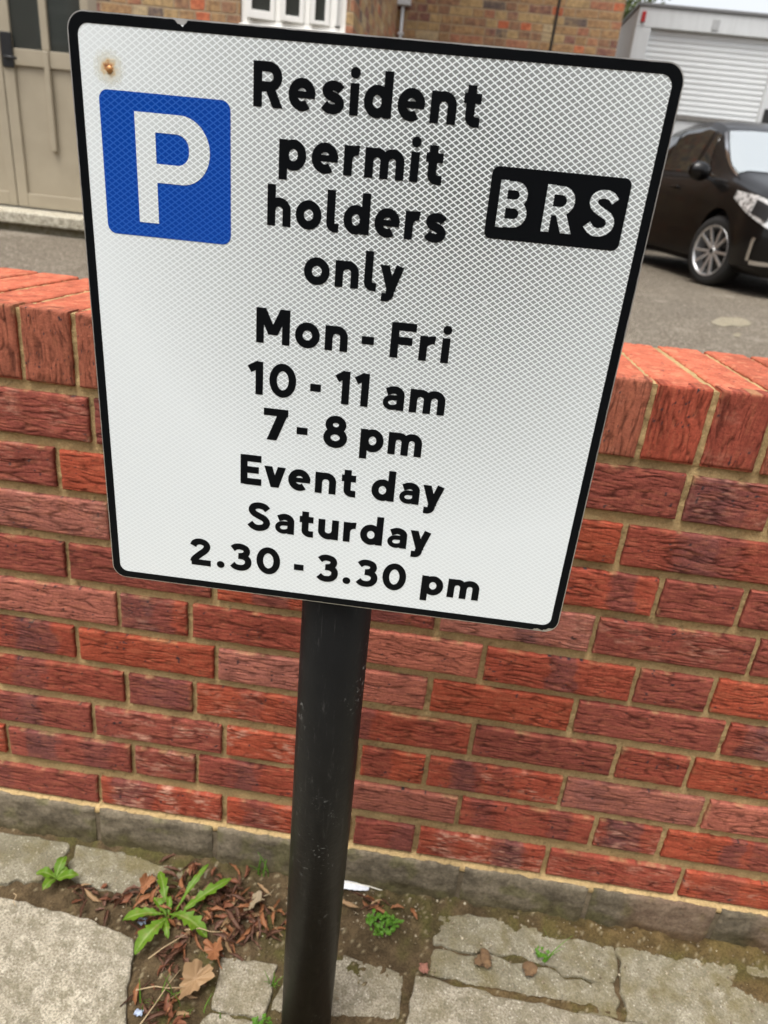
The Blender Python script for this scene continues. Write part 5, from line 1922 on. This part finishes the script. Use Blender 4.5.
# twigs
for i, (a, c_) in enumerate((((-0.60, -0.20, 0.012), (-0.555, -0.155, 0.018)), ((-0.60, -0.245, 0.008), (-0.53, -0.232, 0.014)), ((-0.575, -0.29, 0.008), (-0.545, -0.21, 0.016)),
                             ((-0.56, -0.150, 0.018), (-0.50, -0.140, 0.014)), ((-0.86, -0.130, 0.006), (-0.845, -0.150, 0.007)))):
    b = MB()
    A, C_ = Vector(a), Vector(c_)
    b.tube([A, A.lerp(C_, .35) + Vector((0.002, 0.003, 0.002)), A.lerp(C_, .7) - Vector((0.002, 0.001, 0)), C_], [0.0011, 0.001, 0.0008, 0.0005], 6)
    o = b.build('twig', simple('dry_twig', (0.34, 0.25, 0.14), 0.8), None, smooth=True)
    tag(o, 'thin pale dry twig lying among dead leaves and weeds', 'twig', 'dry twigs on the pavement')

# feather at the wall foot
FE = empty('feather', (-0.338, -0.016, 0.011), (R(-8), R(6), R(4)))
tag(FE, 'pale grey bird feather lying at the foot of the brick wall', 'feather')
b = MB()
n = 24
vs = []
for i in range(n + 1):
    t = i / n
    w = 0.0125 * (math.sin(math.pi * (0.05 + 0.9 * t)) ** 0.6) * (1 - 0.25 * t)
    for s_ in (-1, -.5, 0, .5, 1):
        vs.append((0.062 * t, s_ * w + 0.002 * math.sin(40 * t) * abs(s_) * 0.3, 0.003 * math.sin(3 * t) - 0.004 * s_ * s_))
b.add(vs, [(i * 5 + j, i * 5 + j + 1, i * 5 + j + 6, i * 5 + j + 5) for i in range(n) for j in range(4)])
b.build('vane', simple('feather_grey', (0.56, 0.57, 0.60), 0.6, 0, 0.3, 260), FE, smooth=True)
b = MB()
b.tube([(0.0, 0, 0.0012), (0.03, 0, 0.0035), (0.062, 0, 0.002), (0.112, -0.004, -0.003)], [0.0004, 0.0007, 0.001, 0.0011], 6)
b.build('quill', simple('feather_quill', (0.66, 0.62, 0.52), 0.5), FE, smooth=True)

# scraps of pale-blue paper
for px, py, s_, lab in ((-0.640, -0.132, 0.007, 'small crumpled pale blue paper scrap left of the dandelion'), (-0.590, -0.262, 0.006, 'small crumpled pale blue paper scrap near the bottom edge by the big slab')):
    r_ = random.Random(int(px * -1000))
    b = MB()
    vs = [(s_ * (i / 4 - .5) * 2 + r_.gauss(0, s_ * .12), s_ * (j / 4 - .5) * 1.5 + r_.gauss(0, s_ * .12), abs(r_.gauss(0, s_ * .4))) for i in range(5) for j in range(5)]
    b.add(vs, [(i * 5 + j, i * 5 + j + 1, i * 5 + j + 6, i * 5 + j + 5) for i in range(4) for j in range(4)])
    o = b.build('paper_scrap', simple('pale_blue_paper', (0.30, 0.35, 0.45), 0.7), None)
    o.location = (px, py, soil_h(px, py) + 0.003)
    tag(o, lab, 'litter')

# loose grit and crumbs
b = MB()
rg = random.Random(31)
ICO = [(0, 0, 1), (.89, 0, .45), (.28, .85, .45), (-.72, .53, .45), (-.72, -.53, .45), (.28, -.85, .45), (.72, .53, -.45), (-.28, .85, -.45), (-.89, 0, -.45), (-.28, -.85, -.45), (.72, -.53, -.45), (0, 0, -1)]
IF = [(0, 1, 2), (0, 2, 3), (0, 3, 4), (0, 4, 5), (0, 5, 1), (1, 6, 2), (2, 7, 3), (3, 8, 4), (4, 9, 5), (5, 10, 1), (6, 7, 2), (7, 8, 3), (8, 9, 4), (9, 10, 5), (10, 6, 1), (7, 6, 11), (8, 7, 11), (9, 8, 11), (10, 9, 11), (6, 10, 11)]
for _ in range(900):
    z_ = rg.random()
    if z_ < 0.40: px, py = rg.uniform(-0.2, 0.6), -abs(rg.gauss(0.03, 0.045)) - 0.012
    elif z_ < 0.70: px, py = rg.gauss(-0.55, 0.13), rg.gauss(-0.10, 0.06)
    elif z_ < 0.85: px, py = rg.gauss(-0.26, 0.05), rg.gauss(-0.06, 0.03)
    else: px, py = rg.uniform(-1.0, 0.5), rg.uniform(-0.35, -0.02)
    if py > -0.013: continue
    r_ = rg.choice((0.0006, 0.0008, 0.0010, 0.0013, 0.0022))
    zz = max(soil_h(px, py), SLOPE * py + (0.001 if rg.random() < 0.8 else 0))
    sx_, sy_, sz_ = r_ * rg.uniform(.7, 1.4), r_ * rg.uniform(.7, 1.4), r_ * rg.uniform(.5, 1)
    b.add([(px + v_[0] * sx_, py + v_[1] * sy_, zz + 0.3 * r_ + v_[2] * sz_) for v_ in ICO], IF)
gn = NT('loose_grit')
gt = gn.coord()
gn.p(Base_Color=gn.ramp(gn.noise(gt, 160, 1), [(0.38, (0.10, 0.075, 0.045)), (0.52, (0.20, 0.16, 0.10)), (0.68, (0.40, 0.35, 0.25))]), Roughness=0.9)
tag(b.build('loose_grit', gn.m), 'loose grit and crumbs scattered over the pavement edge', 'grit', kind='stuff')
# three brown clods on the broken concrete
for px, py, s_, lab in ((-0.075, -0.105, 0.013, 'brown clod of earth on the cracked concrete, nearest the pole'), (0.0, -0.108, 0.011, 'brown clod of earth on the cracked concrete beside the grass blades'), (-0.172, -0.135, 0.008, 'reddish pebble at the slab corner right of the pole')):
    rg2 = random.Random(int(s_ * 1e5))
    bmx = bmesh.new(); bmesh.ops.create_icosphere(bmx, subdivisions=3, radius=s_)
    for v_ in bmx.verts:
        k = 0.35 + 1.3 * float(fbm(np.array([v_.co.x / s_ * 2 + 5]), np.array([v_.co.y / s_ * 2 + v_.co.z / s_ * 2]), int(s_ * 1e4))[0])
        v_.co *= k; v_.co.z *= 0.45
    me = bpy.data.meshes.new('earth_clod'); bmx.to_mesh(me); bmx.free()
    o = link('earth_clod', me, simple('clod_earth', (0.15, 0.088, 0.042) if s_ > 0.009 else (0.25, 0.11, 0.075), 0.95, 0, 0.6, 150, 0.9), None, True)
    o.location = (px, py, 0.003)
    tag(o, lab, 'clod')

S.render.engine = 'CYCLES'
